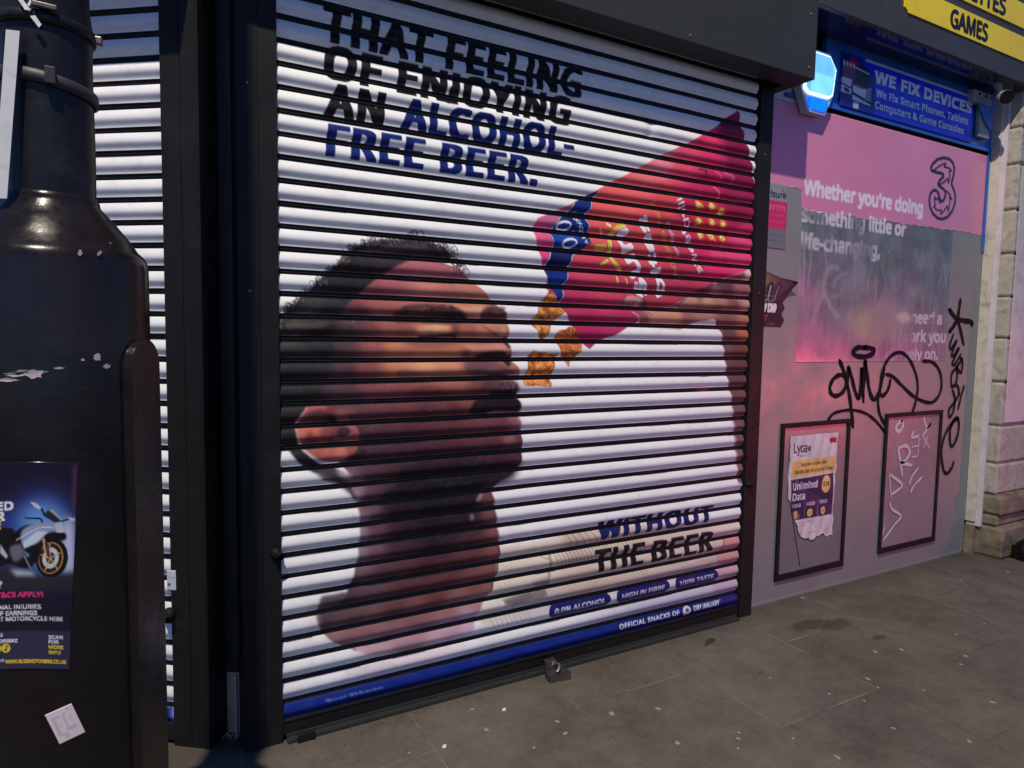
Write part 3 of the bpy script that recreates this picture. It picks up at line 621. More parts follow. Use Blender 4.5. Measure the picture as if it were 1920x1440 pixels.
    s.poly(rib, (28, 44, 116), feather=0.002, clip=PM)
    RM = s.full_mask(rib, 0.002)
    s.poly(zq([(290, 530), (420, 480), (620, 500), (640, 620), (330, 700)]), (30, 84, 176), feather=0.02, alpha=0.8, clip=RM)
    s.poly(zq([(240, 1040), (480, 1060), (420, 1180), (330, 1230)]), (24, 70, 170), feather=0.02, alpha=0.8, clip=RM)
    s.poly(zq([(210, 780), (520, 790), (490, 960), (200, 960)]), (14, 18, 62), feather=0.02, alpha=0.8, clip=RM)
    for P in ([(870, -10), (800, 80), (780, 150), (755, 215), (700, 290), (745, 400), (740, 480)], [(575, 115), (520, 210), (450, 268), (390, 320), (290, 470)], [(290, 530), (310, 660), (270, 770), (205, 920)], [(640, 730), (545, 790), (520, 870), (480, 940)], [(490, 1000), (470, 1080), (420, 1160)], [(432, 1210), (420, 1290), (370, 1370)]):
        s.stroke(zq(P), 0.0075, (20, 24, 56), 0.001, clip=PM); s.stroke(zq(P), 0.004, (214, 222, 236), 0.001, clip=PM)
    for (cx, cy) in ((437, 412), (505, 628)):
        c = zq([(cx, cy)])[0]
        s.ell(c[0], c[1], 0.040, 0.022, (226, 228, 236), rot=0.22, feather=0.001, clip=PM); s.ell(c[0]+0.002, c[1]-0.001, 0.030, 0.0125, (32, 60, 148), rot=0.22, feather=0.001, clip=PM)
    c = zq([(575, 490)])[0]; s.ell(c[0], c[1], 0.006, 0.004, (200, 208, 226))
    for ch, x, y, a in (('A', 712, 612, 1.9), ('L', 690, 545, 1.75), ('C', 668, 500, 1.7), ('O', 660, 450, 1.62), ('H', 640, 408, 1.5), ('O', 622, 360, 1.4), ('L', 592, 318, 1.2)):
        p = zq([(x, y)])[0]; ca, sa = math.cos(a), math.sin(a)
        s.text_affine(ch, p-0.011*np.array([ca, sa])*0.8+0.008*np.array([sa, -ca]), 0.017*np.array([ca, sa]), 0.018*np.array([-sa, ca]), (226, 230, 240), bold=0.03)
    for x, y in ((560, 250), (590, 236), (520, 272), (610, 275)):
        p = zq([(x, y)])[0]; s.ell(p[0], p[1], 0.005, 0.003, (120, 130, 170), rot=1.0)
    # sun mark: arc, rays and the name
    yel = (206, 192, 74)
    s.stroke(zq([(1180, 400), (1090, 440), (1030, 500), (1005, 590), (1000, 680), (1010, 760), (1040, 850), (1095, 920), (1130, 945)]), 0.020, yel, 0.001, clip=PM)
    s.stroke(zq([(1200, 415), (1110, 455), (1045, 520), (1022, 600), (1018, 680), (1028, 760)]), 0.004, (236, 226, 190), 0.001, clip=PM)
    for P, w in (([(840, 680), (930, 680)], 0.026), ([(890, 890), (970, 840)], 0.013), ([(1090, 1050), (1090, 1100)], 0.012), ([(1195, 1060), (1215, 1130)], 0.008), ([(885, 460), (910, 505)], 0.012), ([(975, 392), (1005, 415)], 0.014), ([(925, 310), (965, 330)], 0.010)):
        s.stroke(zq(P), w, yel if w != 0.014 else (230, 214, 150), 0.001, smooth=False, clip=PM)
    wht = (226, 224, 236)
    def up(o, e, cap_px, st, c, bold, k=zr, **kw):           # text that climbs the packet: o start, e end of the baseline
        a, b = k([o])[0], k([e])[0]; d = b-a; l = np.hypot(*d); nrm = np.array([-d[1], d[0]])/l
        s.text_affine(st, a, d, nrm*cap_px, c, bold=bold, clip=PM, **kw)
    up((678, 985), (570, 665), 0.072, 'sun', wht, 0.085, k=zp); up((768, 985), (668, 600), 0.048, 'bites', wht, 0.085, k=zp)
    up((375, 1290), (190, 700), 0.026, 'WHOLE GRAIN SNACKS', (206, 178, 66), 0.01)
    up((375, 1120), (300, 860), 0.018, 'SUN RIPENED', (204, 196, 220), 0.02)
    up((545, 1235), (425, 905), 0.036, 'sweet', (232, 222, 236), 0.03); up((455, 900), (395, 680), 0.036, 'chilli', (232, 222, 236), 0.03)
    for (x, y) in ((520, 740), (620, 750), (690, 790), (520, 860), (620, 870), (700, 880), (540, 960), (620, 975), (700, 985)):
        p = zr([(x, y)])[0]
        s.ell(p[0], p[1], 0.034, 0.026, (196, 74, 40), feather=0.006, alpha=0.8, clip=PM); s.ell(p[0]-0.004, p[1], 0.018, 0.016, (232, 214, 122), feather=0.006, clip=PM)
        for k in range(6): s.ell(p[0]+g.normal(0, 0.014), p[1]+g.normal(0, 0.010), 0.007, 0.004, (240, 226, 150) if k % 2 else (210, 110, 50), feather=0.003, alpha=0.8, clip=PM)
    # ---- fingers and forearm holding it
    fc = s.field(zh([(1600, 230), (1500, 250), (1560, 440), (1300, 430), (1000, 470), (850, 600), (1050, 620), (1250, 600), (1560, 650), (1400, 680), (300, 800), (600, 800), (800, 860), (200, 860), (1000, 800), (1560, 850), (1300, 840), (1540, 1040), (1350, 1050), (1290, 1240), (1480, 1230), (1480, 1400)]),
                 [(226, 184, 186), (150, 84, 96), (150, 96, 96), (92, 58, 66), (80, 48, 56), (186, 134, 120), (192, 142, 118), (170, 118, 104), (190, 140, 128), (140, 90, 86), (196, 140, 118), (196, 140, 112), (150, 98, 88), (140, 88, 84), (166, 112, 98), (176, 112, 90), (130, 82, 78), (176, 102, 74), (104, 68, 66), (120, 80, 80), (110, 64, 62), (100, 66, 66)], 0.012)
    arm = np.concatenate([zh([(1660, 180), (1500, 230), (1300, 310), (1130, 372), (850, 500), (730, 580), (600, 680), (440, 710), (260, 715), (150, 760), (90, 780), (120, 860), (140, 930), (300, 960), (560, 985), (690, 995), (760, 960), (820, 930), (1000, 870), (1110, 845), (1160, 870), (1180, 930), (1230, 1010), (1250, 1090), (1272, 1250), (1290, 1400)]),
                          AP([(1361, 695), (1367, 722), (1372, 750), (1376, 775), (1380, 812), (1383, 850), (1383, 880), (1384, 905), (1396, 905), (1402, 760), (1410, 600)])])
    s.poly(arm, fc, feather=0.004)
    s.poly(AP([(1372, 760), (1400, 745), (1400, 905), (1384, 905)]), (116, 84, 88), feather=0.008, alpha=0.7)
    s.stroke(zh([(1130, 372), (850, 505), (730, 585), (600, 680), (440, 712)]), 0.007, (56, 26, 36), 0.006, 0.8)
    s.poly(zh([(820, 925), (1000, 870), (1110, 842), (1160, 870), (1165, 935), (820, 940)]), WHITE, feather=0.003)
    s.stroke(zh([(1000, 870), (1110, 848), (1160, 856), (1190, 890), (1195, 940)]), 0.006, (70, 50, 54), 0.006, 0.7)
    s.stroke(zh([(260, 765), (280, 785), (300, 800)]), 0.004, (96, 54, 54), 0.003, 0.8)
    s.poly(zh([(640, 690), (1000, 690), (1250, 680), (1250, 750), (700, 750)]), (76, 46, 52), feather=0.012, alpha=0.7)
    s.poly(zh([(1340, 620), (1420, 600), (1480, 640), (1420, 680)]), (120, 74, 76), feather=0.01, alpha=0.6, smooth=True)
    s.stroke(zh([(1520, 615), (1500, 660), (1490, 720)]), 0.005, (116, 70, 72), 0.006, 0.7)
    s.stroke(zh([(40, 760), (90, 790), (125, 860), (135, 915)]), 0.005, (222, 190, 196), 0.003, 0.9)
    s.poly(zc([(1180, 340), (1220, 260), (1300, 225), (1400, 230), (1480, 290), (1525, 365), (1400, 385), (1200, 375)]), s.field(zc([(1300, 270), (1420, 270), (1300, 350), (1490, 340)]), [(206, 146, 130), (200, 146, 136), (130, 80, 78), (96, 58, 62)], 0.008), feather=0.004, smooth=True)
    s.stroke(zc([(1205, 350), (1225, 270), (1260, 225)]), 0.006, (120, 44, 66), 0.008, 0.8)
    s.stroke(zc([(1390, 215), (1480, 275), (1535, 370)]), 0.006, (90, 34, 52), 0.006, 0.7)
    # ---- falling crisps
    cr_n, cr_m = s.noise(0.007, 21), s.noise(0.018, 22)
    def crisp(P, base):
        M = s.full_mask(P, 0.001)
        t = ((cr_n-0.5)*0.7+(cr_m-0.5)*0.9)
        col = np.clip(np.asarray(base, float)*(1+t[..., None]*np.array([0.55, 0.8, 1.1])), 0, 255)
        s.a = s.a*(1-M[..., None])+col*M[..., None]
        s.stroke(np.concatenate([P, P[:1]]), 0.003, (116, 58, 26), 0.002, 0.6, smooth=False)
    crisp(zc([(330, 160), (365, 190), (405, 255), (425, 310), (500, 395), (522, 420), (440, 490), (370, 545), (345, 605), (300, 725), (235, 768), (198, 720), (180, 645), (130, 598), (112, 535), (180, 440), (200, 380), (235, 290), (300, 200)]), (196, 126, 66))
    crisp(zc([(575, 610), (640, 622), (672, 690), (690, 740), (728, 830), (705, 912), (650, 972), (585, 1030), (557, 1098), (525, 1040), (480, 972), (442, 835), (395, 760), (410, 690), (450, 652), (520, 645)]), (186, 106, 54))
    crisp(zc([(130, 898), (210, 922), (270, 918), (320, 940), (442, 936), (398, 1000), (390, 1080), (362, 1180), (330, 1215), (346, 1300), (340, 1338), (180, 1326), (22, 1332), (12, 1260), (48, 1160), (70, 1050), (72, 975)]), (200, 118, 58))
    for k in range(60):
        P = zc([(g.uniform(60, 360), g.uniform(940, 1320))])[0] if k % 2 else zc([(g.uniform(200, 640), g.uniform(330, 960))])[0]
        j, i = int((P[1]-s.z0)/s.res), int((P[0]-s.x0)/s.res); c = s.a[j, i]
        if c[2] < 110 and c[0] > 120 and c[0]-c[2] > 60: s.ell(P[0], P[1], g.uniform(.002, .005), g.uniform(.0015, .003), (244, 206, 140) if k % 3 else (160, 60, 30), feather=0.001, alpha=0.75)
    # ---- wording
    K, B_ = (20, 20, 22), (15, 33, 102)
    bo, sh, sp = 0.0, 0.10, 1.13
    s.text('THAT FEELING', 0.585, 1.679, 2.495, 0.121, K, bo, sh, sp, grow=(0.0098, 0.0050))
    s.text('OF ENJOYING', 0.587, 1.625, 2.369, 0.120, K, bo, sh, sp, grow=(0.0098, 0.0050))
    wj, wa = text_geo('OF ENJ', 0.0, sh, sp)[0], text_geo('OF ENJOYING', 0.0, sh, sp)[0]
    xr = 0.597+(wj[:, 0].max()-wj[:, 0].min())/(wa[:, 0].max()-wa[:, 0].min())*1.018
    s.stroke([(xr-0.020, 2.42), (xr-0.024, 2.396), (xr-0.036, 2.384), (xr-0.056, 2.385)], 0.034, K, 0.001)
    s.text('AN', 0.584, 0.812, 2.236, 0.121, K, bo, sh, sp, grow=(0.0098, 0.0050))
    s.text('ALCOHOL-', 0.866, 1.642, 2.236, 0.121, B_, bo, sh, sp, grow=(0.0098, 0.0050))
    s.text('FREE', 0.590, 0.968, 2.104, 0.115, B_, bo, sh, sp, grow=(0.0098, 0.0050))
    s.text('BEER.', 1.024, 1.463, 2.104, 0.115, B_, bo, sh, sp, grow=(0.0098, 0.0050))
    s.text('WITHOUT', 1.826, 2.556, 0.549, 0.090, (24, 32, 92), bo, sh, sp, grow=(0.0098, 0.0050))
    s.text('THE', 1.806, 2.102, 0.400, 0.108, (22, 20, 24), bo, sh, sp, grow=(0.0098, 0.0050)); s.text('BEER', 2.143, 2.554, 0.397, 0.106, (22, 20, 24), bo, sh, sp, grow=(0.0098, 0.0050))
    for st, xa, xb, zc_ in (('0.0% ALCOHOL', 1.563, 1.905, 0.262), ('HIGH IN FIBRE', 1.938, 2.268, 0.262), ('100% TASTE', 2.304, 2.600, 0.262)):
        hh = 0.030; t = np.linspace(-math.pi/2, math.pi/2, 12)
        P = [(xb-hh+hh*math.cos(a), zc_+hh*math.sin(a)) for a in t]+[(xa+hh-hh*math.cos(a), zc_-hh*math.sin(a)) for a in t]
        s.poly(P, (26, 28, 96)); s.text(st, xa+0.030, xb-0.032, zc_-0.013, 0.023, (222, 220, 232), 0.04, 0.18)
    s.rect(0.40, 0.05, 2.78, 0.1345, (16, 38, 122))
    s.rect(1.9, 0.05, 2.78, 0.1345, (22, 28, 92), feather=0.3, alpha=0.7)
    s.text('OFFICIAL SNACKS OF', 1.962, 2.340, 0.1005, 0.0225, (232, 232, 240), 0.05, 0.0, 1.05)
    s.ell(2.388, 0.111, 0.027, 0.022, (224, 222, 228)); s.rect(2.366, 0.088, 2.408, 0.111, (224, 222, 228)); s.ell(2.392, 0.114, 0.013, 0.009, (40, 36, 66)); s.ell(2.397, 0.116, 0.004, 0.004, (224, 222, 228))
    s.text('DRY JANUARY', 2.436, 2.615, 0.099, 0.027, (236, 234, 240), 0.04, 0.0, 1.03)
    s.ell(2.622, 0.124, 0.003, 0.003, (200, 198, 210))
    s.text('*Made with 100% Brown Grains', 0.580, 0.805, 0.106, 0.011, (176, 184, 214), 0.01)
    # a last firm pass over the darks of the printed photograph
    for c_, f_ in ((z4([(0, 1340), (900, 1270), (1290, 1260), (1230, 1370), (1120, 1430), (600, 1500), (0, 1500)]), 0.03), (zb([(560, 130), (1150, 110), (1180, 220), (1000, 330), (600, 360)]), 0.035), (zb([(600, 360), (1000, 330), (1050, 480), (800, 560), (620, 520)]), 0.05)):
        s.poly(c_, (24, 18, 21), feather=f_, alpha=0.55, smooth=True)
    # scuffs
    for k in range(26):
        x, z = g.uniform(0.45, 2.72), g.uniform(0.2, 2.3); L_ = g.uniform(0.004, 0.02); a = g.uniform(0, 3.1)
        s.stroke([(x, z), (x+L_*math.cos(a), z+L_*math.sin(a))], 0.0018, (150, 140, 140) if k % 2 else (240, 240, 240), 0.001, 0.5, smooth=False)
    return s

# ------------------------------------------------------------------ materials
M = {}
M['black'] = material('black_powder_coat', (29, 28, 28), 0.5, spec=0.18, var=0.12, vscale=4, dirt_or_sheen=(48, 46, 46), dirt_or_sheen_amt=0.4, dirt_or_sheen_scale=7, bump=0.0003, bscale=240)
M['hood'] = material('black_hood_paint', (50, 51, 48), 0.5, spec=0.3, var=0.08, vscale=3, dirt_or_sheen=(70, 70, 66), dirt_or_sheen_amt=0.3, dirt_or_sheen_scale=4, bump=0.0003, bscale=200)
M['joint'] = material('bare_black_steel', (26, 26, 28), 0.38, var=0.1)
M['print'] = material('printed_lath', rough=0.40, spec=0.25, var=0.05, vscale=3, attr='paint', dirt_or_sheen=(96, 92, 90), dirt_or_sheen_amt=0.15, dirt_or_sheen_scale=16, rvar=0.06)
M['steel'] = material('worn_steel', (120, 112, 106), 0.45, 0.85, var=0.2, vscale=30, dirt_or_sheen=(70, 56, 46), dirt_or_sheen_amt=0.6, dirt_or_sheen_scale=40)
M['screw'] = material('zinc_screw', (190, 188, 180), 0.3, 0.9, var=0.05)
M['timber'] = material('raw_ply_edge', (196, 176, 146), 0.8, var=0.22, vscale=20, dirt_or_sheen=(84, 74, 62), dirt_or_sheen_amt=0.7, dirt_or_sheen_scale=16, bump=0.001, bscale=70)
M['board'] = material('grey_painted_board', (134, 133, 132), 0.40, var=0.06, vscale=1.6, dirt_or_sheen=(112, 106, 106), dirt_or_sheen_amt=0.35, dirt_or_sheen_scale=3.5, bump=0.0004, bscale=40)
M['paper'] = material('printed_vinyl', rough=0.20, spec=0.5, var=0.04, vscale=3, attr='paint', rvar=0.07, bump=0.0004, bscale=6)
M['matt_paper'] = material('printed_paper', rough=0.55, var=0.04, vscale=9, attr='paint', bump=0.0008, bscale=18)
M['frame'] = material('black_plastic_frame', (20, 19, 20), 0.6, spec=0.2, var=0.1, vscale=9, dirt_or_sheen=(66, 58, 60), dirt_or_sheen_amt=0.3, dirt_or_sheen_scale=9)
M['panel_grey'] = material('grey_display_panel', (122, 118, 118), 0.30, var=0.08, vscale=4, dirt_or_sheen=(92, 84, 84), dirt_or_sheen_amt=0.3, dirt_or_sheen_scale=6)
M['panel_mauve'] = material('mauve_display_panel', (142, 128, 134), 0.30, var=0.08, vscale=4, dirt_or_sheen=(110, 92, 98), dirt_or_sheen_amt=0.3, dirt_or_sheen_scale=6)
M['ink'] = material('black_marker_paint', (22, 17, 22), 0.75, spec=0.15, var=0.15, vscale=20)
M['chalk'] = material('white_marker_paint', (206, 194, 200), 0.6, var=0.12, vscale=30)
M['blue'] = material('blue_gloss_paint', (34, 96, 190), 0.30, var=0.12, vscale=5, dirt_or_sheen=(24, 44, 90), dirt_or_sheen_amt=0.4, dirt_or_sheen_scale=6)
M['soffit'] = material('glossy_navy_soffit', (30, 34, 58), 0.10, spec=0.7, var=0.1, vscale=3, rvar=0.04)
M['fascia'] = material('dark_fascia_paint', (58, 56, 54), 0.5, var=0.10, vscale=3, dirt_or_sheen=(84, 80, 74), dirt_or_sheen_amt=0.3, dirt_or_sheen_scale=4)
M['yellow'] = material('yellow_sign_vinyl', (240, 208, 30), 0.35, var=0.06, vscale=3, dirt_or_sheen=(170, 140, 40), dirt_or_sheen_amt=0.25, dirt_or_sheen_scale=5)
M['sign_ink'] = material('black_sign_lettering', (22, 20, 18), 0.4, var=0.05)
M['cream'] = material('peeling_cream_paint', (206, 196, 180), 0.6, var=0.10, vscale=12, dirt_or_sheen=(120, 106, 92), dirt_or_sheen_amt=0.8, dirt_or_sheen_scale=10, bump=0.0012, bscale=60)
M['mauve_paint'] = material('old_pinkish_white_paint', (212, 200, 204), 0.55, var=0.08, vscale=7, dirt_or_sheen=(150, 128, 126), dirt_or_sheen_amt=0.6, dirt_or_sheen_scale=9, bump=0.001, bscale=50)
M['stone'] = material('weathered_stone', (176, 168, 156), 0.85, var=0.22, vscale=7, dirt_or_sheen=(84, 76, 66), dirt_or_sheen_amt=0.85, dirt_or_sheen_scale=7, bump=0.005, bscale=26)
M['stone_lit'] = material('pale_lit_stone', (214, 198, 196), 0.7, var=0.10, vscale=5, dirt_or_sheen=(150, 132, 122), dirt_or_sheen_amt=0.55, dirt_or_sheen_scale=6, bump=0.003, bscale=26)  # pale pinkish stone tone with the reddish light coloured in
M['stone_dirty'] = material('soiled_plinth_stone', (128, 116, 96), 0.9, var=0.35, vscale=9, dirt_or_sheen=(48, 42, 34), dirt_or_sheen_amt=0.85, dirt_or_sheen_scale=7, bump=0.006, bscale=22)
M['render'] = material('dark_rendered_wall', (62, 58, 56), 0.85, var=0.2, vscale=5, bump=0.002, bscale=30)
M['col'] = material('black_column_paint', (26, 22, 23), 0.24, spec=0.34, var=0.25, vscale=9, dirt_or_sheen=(58, 36, 26), dirt_or_sheen_amt=0.35, dirt_or_sheen_scale=3, bump=0.0005, bscale=60, rvar=0.10)  # brown patches put a warm reflection into the column's colour
M['wrap'] = material('black_plastic_wrap', (25, 24, 27), 0.36, spec=0.3, var=0.3, vscale=16, dirt_or_sheen=(60, 58, 62), dirt_or_sheen_amt=0.5, dirt_or_sheen_scale=12, bump=0.0015, bscale=24)
M['strap'] = material('dark_rubber_strap', (50, 48, 52), 0.5, var=0.15, vscale=20)
M['plate'] = material('white_plastic_plate', (206, 206, 208), 0.4, var=0.06, vscale=12, dirt_or_sheen=(150, 146, 140), dirt_or_sheen_amt=0.5, dirt_or_sheen_scale=18)
M['tape'] = material('torn_white_tape', (226, 224, 222), 0.6, var=0.1, vscale=40, bump=0.001, bscale=80)
M['scuff'] = material('chipped_paint_scuff', (186, 170, 172), 0.7, var=0.2, vscale=60)
M['gum'] = material('trodden_gum', (150, 138, 130), 0.75, var=0.15, vscale=60)
M['crumb'] = material('pale_crumbs', (226, 206, 160), 0.8, var=0.25, vscale=80)
M['box_grey'] = material('pale_grey_casing', (150, 150, 156), 0.5, var=0.1, vscale=12, dirt_or_sheen=(96, 94, 96), dirt_or_sheen_amt=0.4, dirt_or_sheen_scale=14)
M['lens'] = material('dark_glass', (12, 12, 14), 0.08, spec=0.8, var=0.0)
M['bag'] = material('black_bin_liner', (18, 18, 20), 0.3, var=0.2, vscale=20, bump=0.004, bscale=30)
M['leaf'] = material('dead_leaf', (58, 44, 34), 0.8, var=0.2, vscale=40)
M['led'] = glow('alarm_box_face', (110, 186, 255), 1.15)
M['led_rim'] = glow('alarm_box_rim', (196, 232, 255), 3.2)
M['strobe'] = glow('blue_strobe_lens', (0, 80, 255), 2.6)
M['bell'] = material('alarm_box_body', (196, 204, 214), 0.35, var=0.05)

def paving_material():
    m = bpy.data.materials.new('grey_paving_slabs'); m.use_nodes = True; g = NT(m); p = g.n['Principled BSDF']; vec = g.pos()
    sep = g.node('ShaderNodeSeparateXYZ'); g.l.new(vec, sep.inputs[0]); x, y = sep.outputs[0], sep.outputs[1]
    u = g.math('DIVIDE', g.math('SUBTRACT', x, 0.895), 0.615); iu = g.math('FLOOR', u); fu = g.math('FRACT', u)
    du = g.math('MULTIPLY', g.math('MINIMUM', fu, g.math('SUBTRACT', 1.0, fu)), 0.615)
    par = g.math('MODULO', g.math('ADD', iu, 100.0), 2.0)
    v = g.math('DIVIDE', g.math('ADD', g.math('ADD', y, 0.32), g.math('MULTIPLY', g.math('SUBTRACT', par, 1.0), 0.42)), 0.9)
    iv = g.math('FLOOR', v); fv = g.math('FRACT', v)
    dv = g.math('MULTIPLY', g.math('MINIMUM', fv, g.math('SUBTRACT', 1.0, fv)), 0.9)
    wob = g.math('MULTIPLY', g.math('SUBTRACT', g.noise(14, 4, 0.6, vec), 0.5), 0.010)
    d = g.math('ADD', g.math('MINIMUM', du, dv), wob)
    joint = g.math('MULTIPLY', g.ramp(d, 0.002, 0.0065, 1.0, 0.0), g.ramp(g.noise(3.1, 5, 0.65, vec), 0.36, 0.60, 0.1, 0.8))
    patch = g.ramp(g.noise(2.2, 4, 0.6, vec), 0.38, 0.62)
    h = g.node('ShaderNodeTexWhiteNoise', noise_dimensions='2D'); c2 = g.node('ShaderNodeCombineXYZ'); g.l.new(iu, c2.inputs[0]); g.l.new(iv, c2.inputs[1]); g.l.new(c2.outputs[0], h.inputs[0])
    tone = g.math('ADD', g.math('ADD', g.ramp(h.outputs[0], 0, 1, -0.04, 0.04), g.ramp(g.noise(1.3, 8, 0.7, vec), 0.32, 0.68, -0.30, 0.26)), g.math('ADD', g.ramp(g.noise(38, 8, 0.75, vec), 0.3, 0.7, -0.16, 0.16), g.ramp(g.noise(6.5, 6, 0.7, vec, 0.4), 0.35, 0.68, -0.16, 0.14)))
    tone = g.math('ADD', tone, 1.0)
    k = g.node('ShaderNodeCombineColor'); [g.l.new(tone, k.inputs[i]) for i in range(3)]
    hue = g.mix(g.ramp(g.noise(0.9, 5, 0.6, vec), 0.35, 0.65), L4((99, 92, 86)), L4((102, 93, 82)))
    base = g.mix(1.0, hue, k.outputs[0], 'MULTIPLY')
    base = g.mix(g.math('MULTIPLY', joint, g.ramp(patch, 0.1, 0.7, 0.05, 0.7)), base, L4((146, 136, 122)))
    base = g.mix(g.math('MULTIPLY', joint, g.ramp(patch, 0.6, 0.2, 0.0, 0.45)), base, L4((62, 56, 50)))
    spots = g.ramp(g.noise(9.0, 3, 0.5, vec, 0.3), 0.70, 0.76, 0.0, 0.55)
    base = g.mix(spots, base, L4((58, 52, 48)))
    fleck = g.ramp(g.noise(70.0, 2, 0.5, vec), 0.74, 0.80, 0.0, 0.5); base = g.mix(fleck, base, L4((150, 142, 132)))
    st = None                                                 # old spill by the shutter post
    for (cx, cy, rx, ry) in ((3.02, -0.24, 0.13, 0.05), (3.16, -0.30, 0.12, 0.05), (3.22, -0.50, 0.05, 0.02)):
        a = g.math('POWER', g.math('DIVIDE', g.math('SUBTRACT', x, cx), rx), 2.0); b = g.math('POWER', g.math('DIVIDE', g.math('SUBTRACT', y, cy), ry), 2.0)
        e = g.ramp(g.math('ADD', g.math('ADD', a, b), g.math('MULTIPLY', g.math('SUBTRACT', g.noise(16, 5, 0.6, vec), 0.5), 2.2)), 0.5, 1.3, 0.6, 0.0)
        st = e if st is None else g.math('MAXIMUM', st, e)
    base = g.mix(st, base, L4((52, 42, 40)))
    edge = g.ramp(g.math('ADD', y, g.math('MULTIPLY', g.noise(5, 5, 0.6, vec), 0.16)), -0.06, 0.12, 0.0, 0.55)  # darker strip along the frontage: grime, with the rail's shadow put into the colour
    base = g.mix(edge, base, L4((74, 68, 58)))
    g.l.new(base, p.inputs['Base Color'])
    g.l.new(g.ramp(g.noise(6, 6, 0.6, vec), 0.3, 0.7, 0.55, 0.85), p.inputs['Roughness']); p.inputs['Specular IOR Level'].default_value = 0.35
    b = g.node('ShaderNodeBump'); b.inputs['Distance'].default_value = 0.003; b.inputs['Strength'].default_value = 0.8
    g.l.new(g.math('SUBTRACT', g.noise(60, 8, 0.7, vec), g.math('MULTIPLY', joint, 0.8)), b.inputs['Height']); g.l.new(b.outputs[0], p.inputs['Normal'])
    return m
M['paving'] = paving_material()

# ------------------------------------------------------------------ ground
mb = MB(); mb.add([(-40, -40, 0), (40, -40, 0), (40, 12, 0), (-40, 12, 0)], [(0, 1, 2, 3)])
structure(mb.build('pavement', M['paving']))

# ------------------------------------------------------------------ the plane of the side shutter, round the corner
O2, E2, N2 = np.array([0.09, 0.155, 0.0]), np.array([-0.78, 0.6258, 0.0]), np.array([-0.6258, -0.78, 0.0])
def P2(sx, off, z): return O2+E2*sx+N2*off+np.array([0, 0, z])

# ------------------------------------------------------------------ building carcass behind everything
mb = MB()
wall = [P2(0.05, -0.09, 0)[:2], P2(4.0, -0.09, 0)[:2], np.array([-3.0, 8.0]), np.array([9.0, 8.0]), np.array([9.0, 0.12]), np.array([0.30, 0.12])]
mb.prism([(*p, 0.0) for p in wall], (0, 0, 7.0))
bld = mb.build('shop_building', M['render'], base=(3, 3, 0))
tag(bld, 'dark rendered corner building rising behind the shutters and shop boards', 'building')

# ------------------------------------------------------------------ roller shutters
AMP = 0.0115
def lath_profile(np_=16):
    T = []
    for k in range(np_+1):                                   # printed face
        t = k/np_; y = math.sin(math.pi*t) if t < 0.5 else 0.5*(1-math.cos(2*math.pi*(1-t)))
        T.append((t*0.735, -AMP*y, True))
    for t, y in ((0.7365, 0.0), (0.76, 0.007), (0.81, 0.0085), (0.855, 0.0045), (0.885, 0.0035), (0.92, 0.007), (0.97, 0.0075), (0.999, 0.001)):
        T.append((t, y, False))
    return T
def curtain(parent, o, e, n, s0, s1, ds, i0, i1, colour_fn, name='slat_curtain', flip=False):
    prof = lath_profile(); ss = np.linspace(s0, s1, int(abs(s1-s0)/ds)+2); rows, cols = [], []
    jc = lin((26, 26, 28)); wob = np.random.default_rng(3)
    for i in range(i0, i1+1):
        dz = wob.normal(0, 0.0005)+0.0007*np.sin(ss*wob.uniform(1.5, 3)+wob.uniform(0, 6))
        dy = wob.normal(0, 0.0006)+0.0011*np.sin(ss*wob.uniform(2, 5)+wob.uniform(0, 6))+0.0005*np.sin(ss*wob.uniform(9, 16)+wob.uniform(0, 6))
        for _ in range(wob.poisson(0.9)):
            c0, wd_ = wob.uniform(ss.min(), ss.max()), wob.uniform(0.02, 0.07); dy = dy+wob.uniform(0.001, 0.0045)*np.exp(-((ss-c0)/wd_)**2)
        for t, y, pr in prof:
            z = ZTOP-PITCH_S*(i+t)+dz; off = -(y+dy)
            R = np.outer(np.ones(len(ss)), np.asarray(o, float))+np.outer(ss, e)+np.outer(off, n); R[:, 2] = z
            rows.append(R)
            cols.append(colour_fn(ss, ZTOP-PITCH_S*(i+t)+0*ss) if pr else np.tile(jc, (len(ss), 1)))
    P, Cc = np.array(rows), np.array(cols)
    if flip: P, Cc = P[:, ::-1], Cc[:, ::-1]
    return grid_mesh(name, P, Cc, M['print'], parent)

art = shutter_print()
sh1 = thing('roller_shutter', 'wide black roller shutter printed with a man tipping crisps into his mouth', 'roller shutter', (1.58, 0, 0))
curtain(sh1, (0, 0, 0), np.array([1.0, 0, 0]), np.array([0, -1.0, 0]), 0.42, 2.746, 0.0024, NSLAT0, NSLAT1,
        lambda sx, z: albedo(art.sample(sx, z), 1.0))
mb = MB()                                                     # backing of the curtain, closing the joints
mb.box(0.40, 2.752, 0.010, 0.016, 0.03, 2.93); mb.build('curtain_back', M['joint'], sh1)
mb = MB(); mb.box(0.42, 2.746, -0.012, 0.008, 0.020, 0.079); mb.box(0.42, 2.746, -0.016, -0.012, 0.070, 0.079); mb.build('bottom_rail', M['black'], sh1, bevel=0.002)
mb = MB(); mb.box(0.44, 2.74, -0.040, -0.0125, 0.002, 0.016); mb.box(0.44, 2.74, -0.0185, -0.0128, 0.016, 0.026); mb.build('threshold_angle', M['hood'], sh1, bevel=0.001)
mb = MB(); mb.box(0.472, 0.535, -0.052, -0.0405, 0.0, 0.032); mb.build('floor_stop', M['black'], sh1, bevel=0.002)
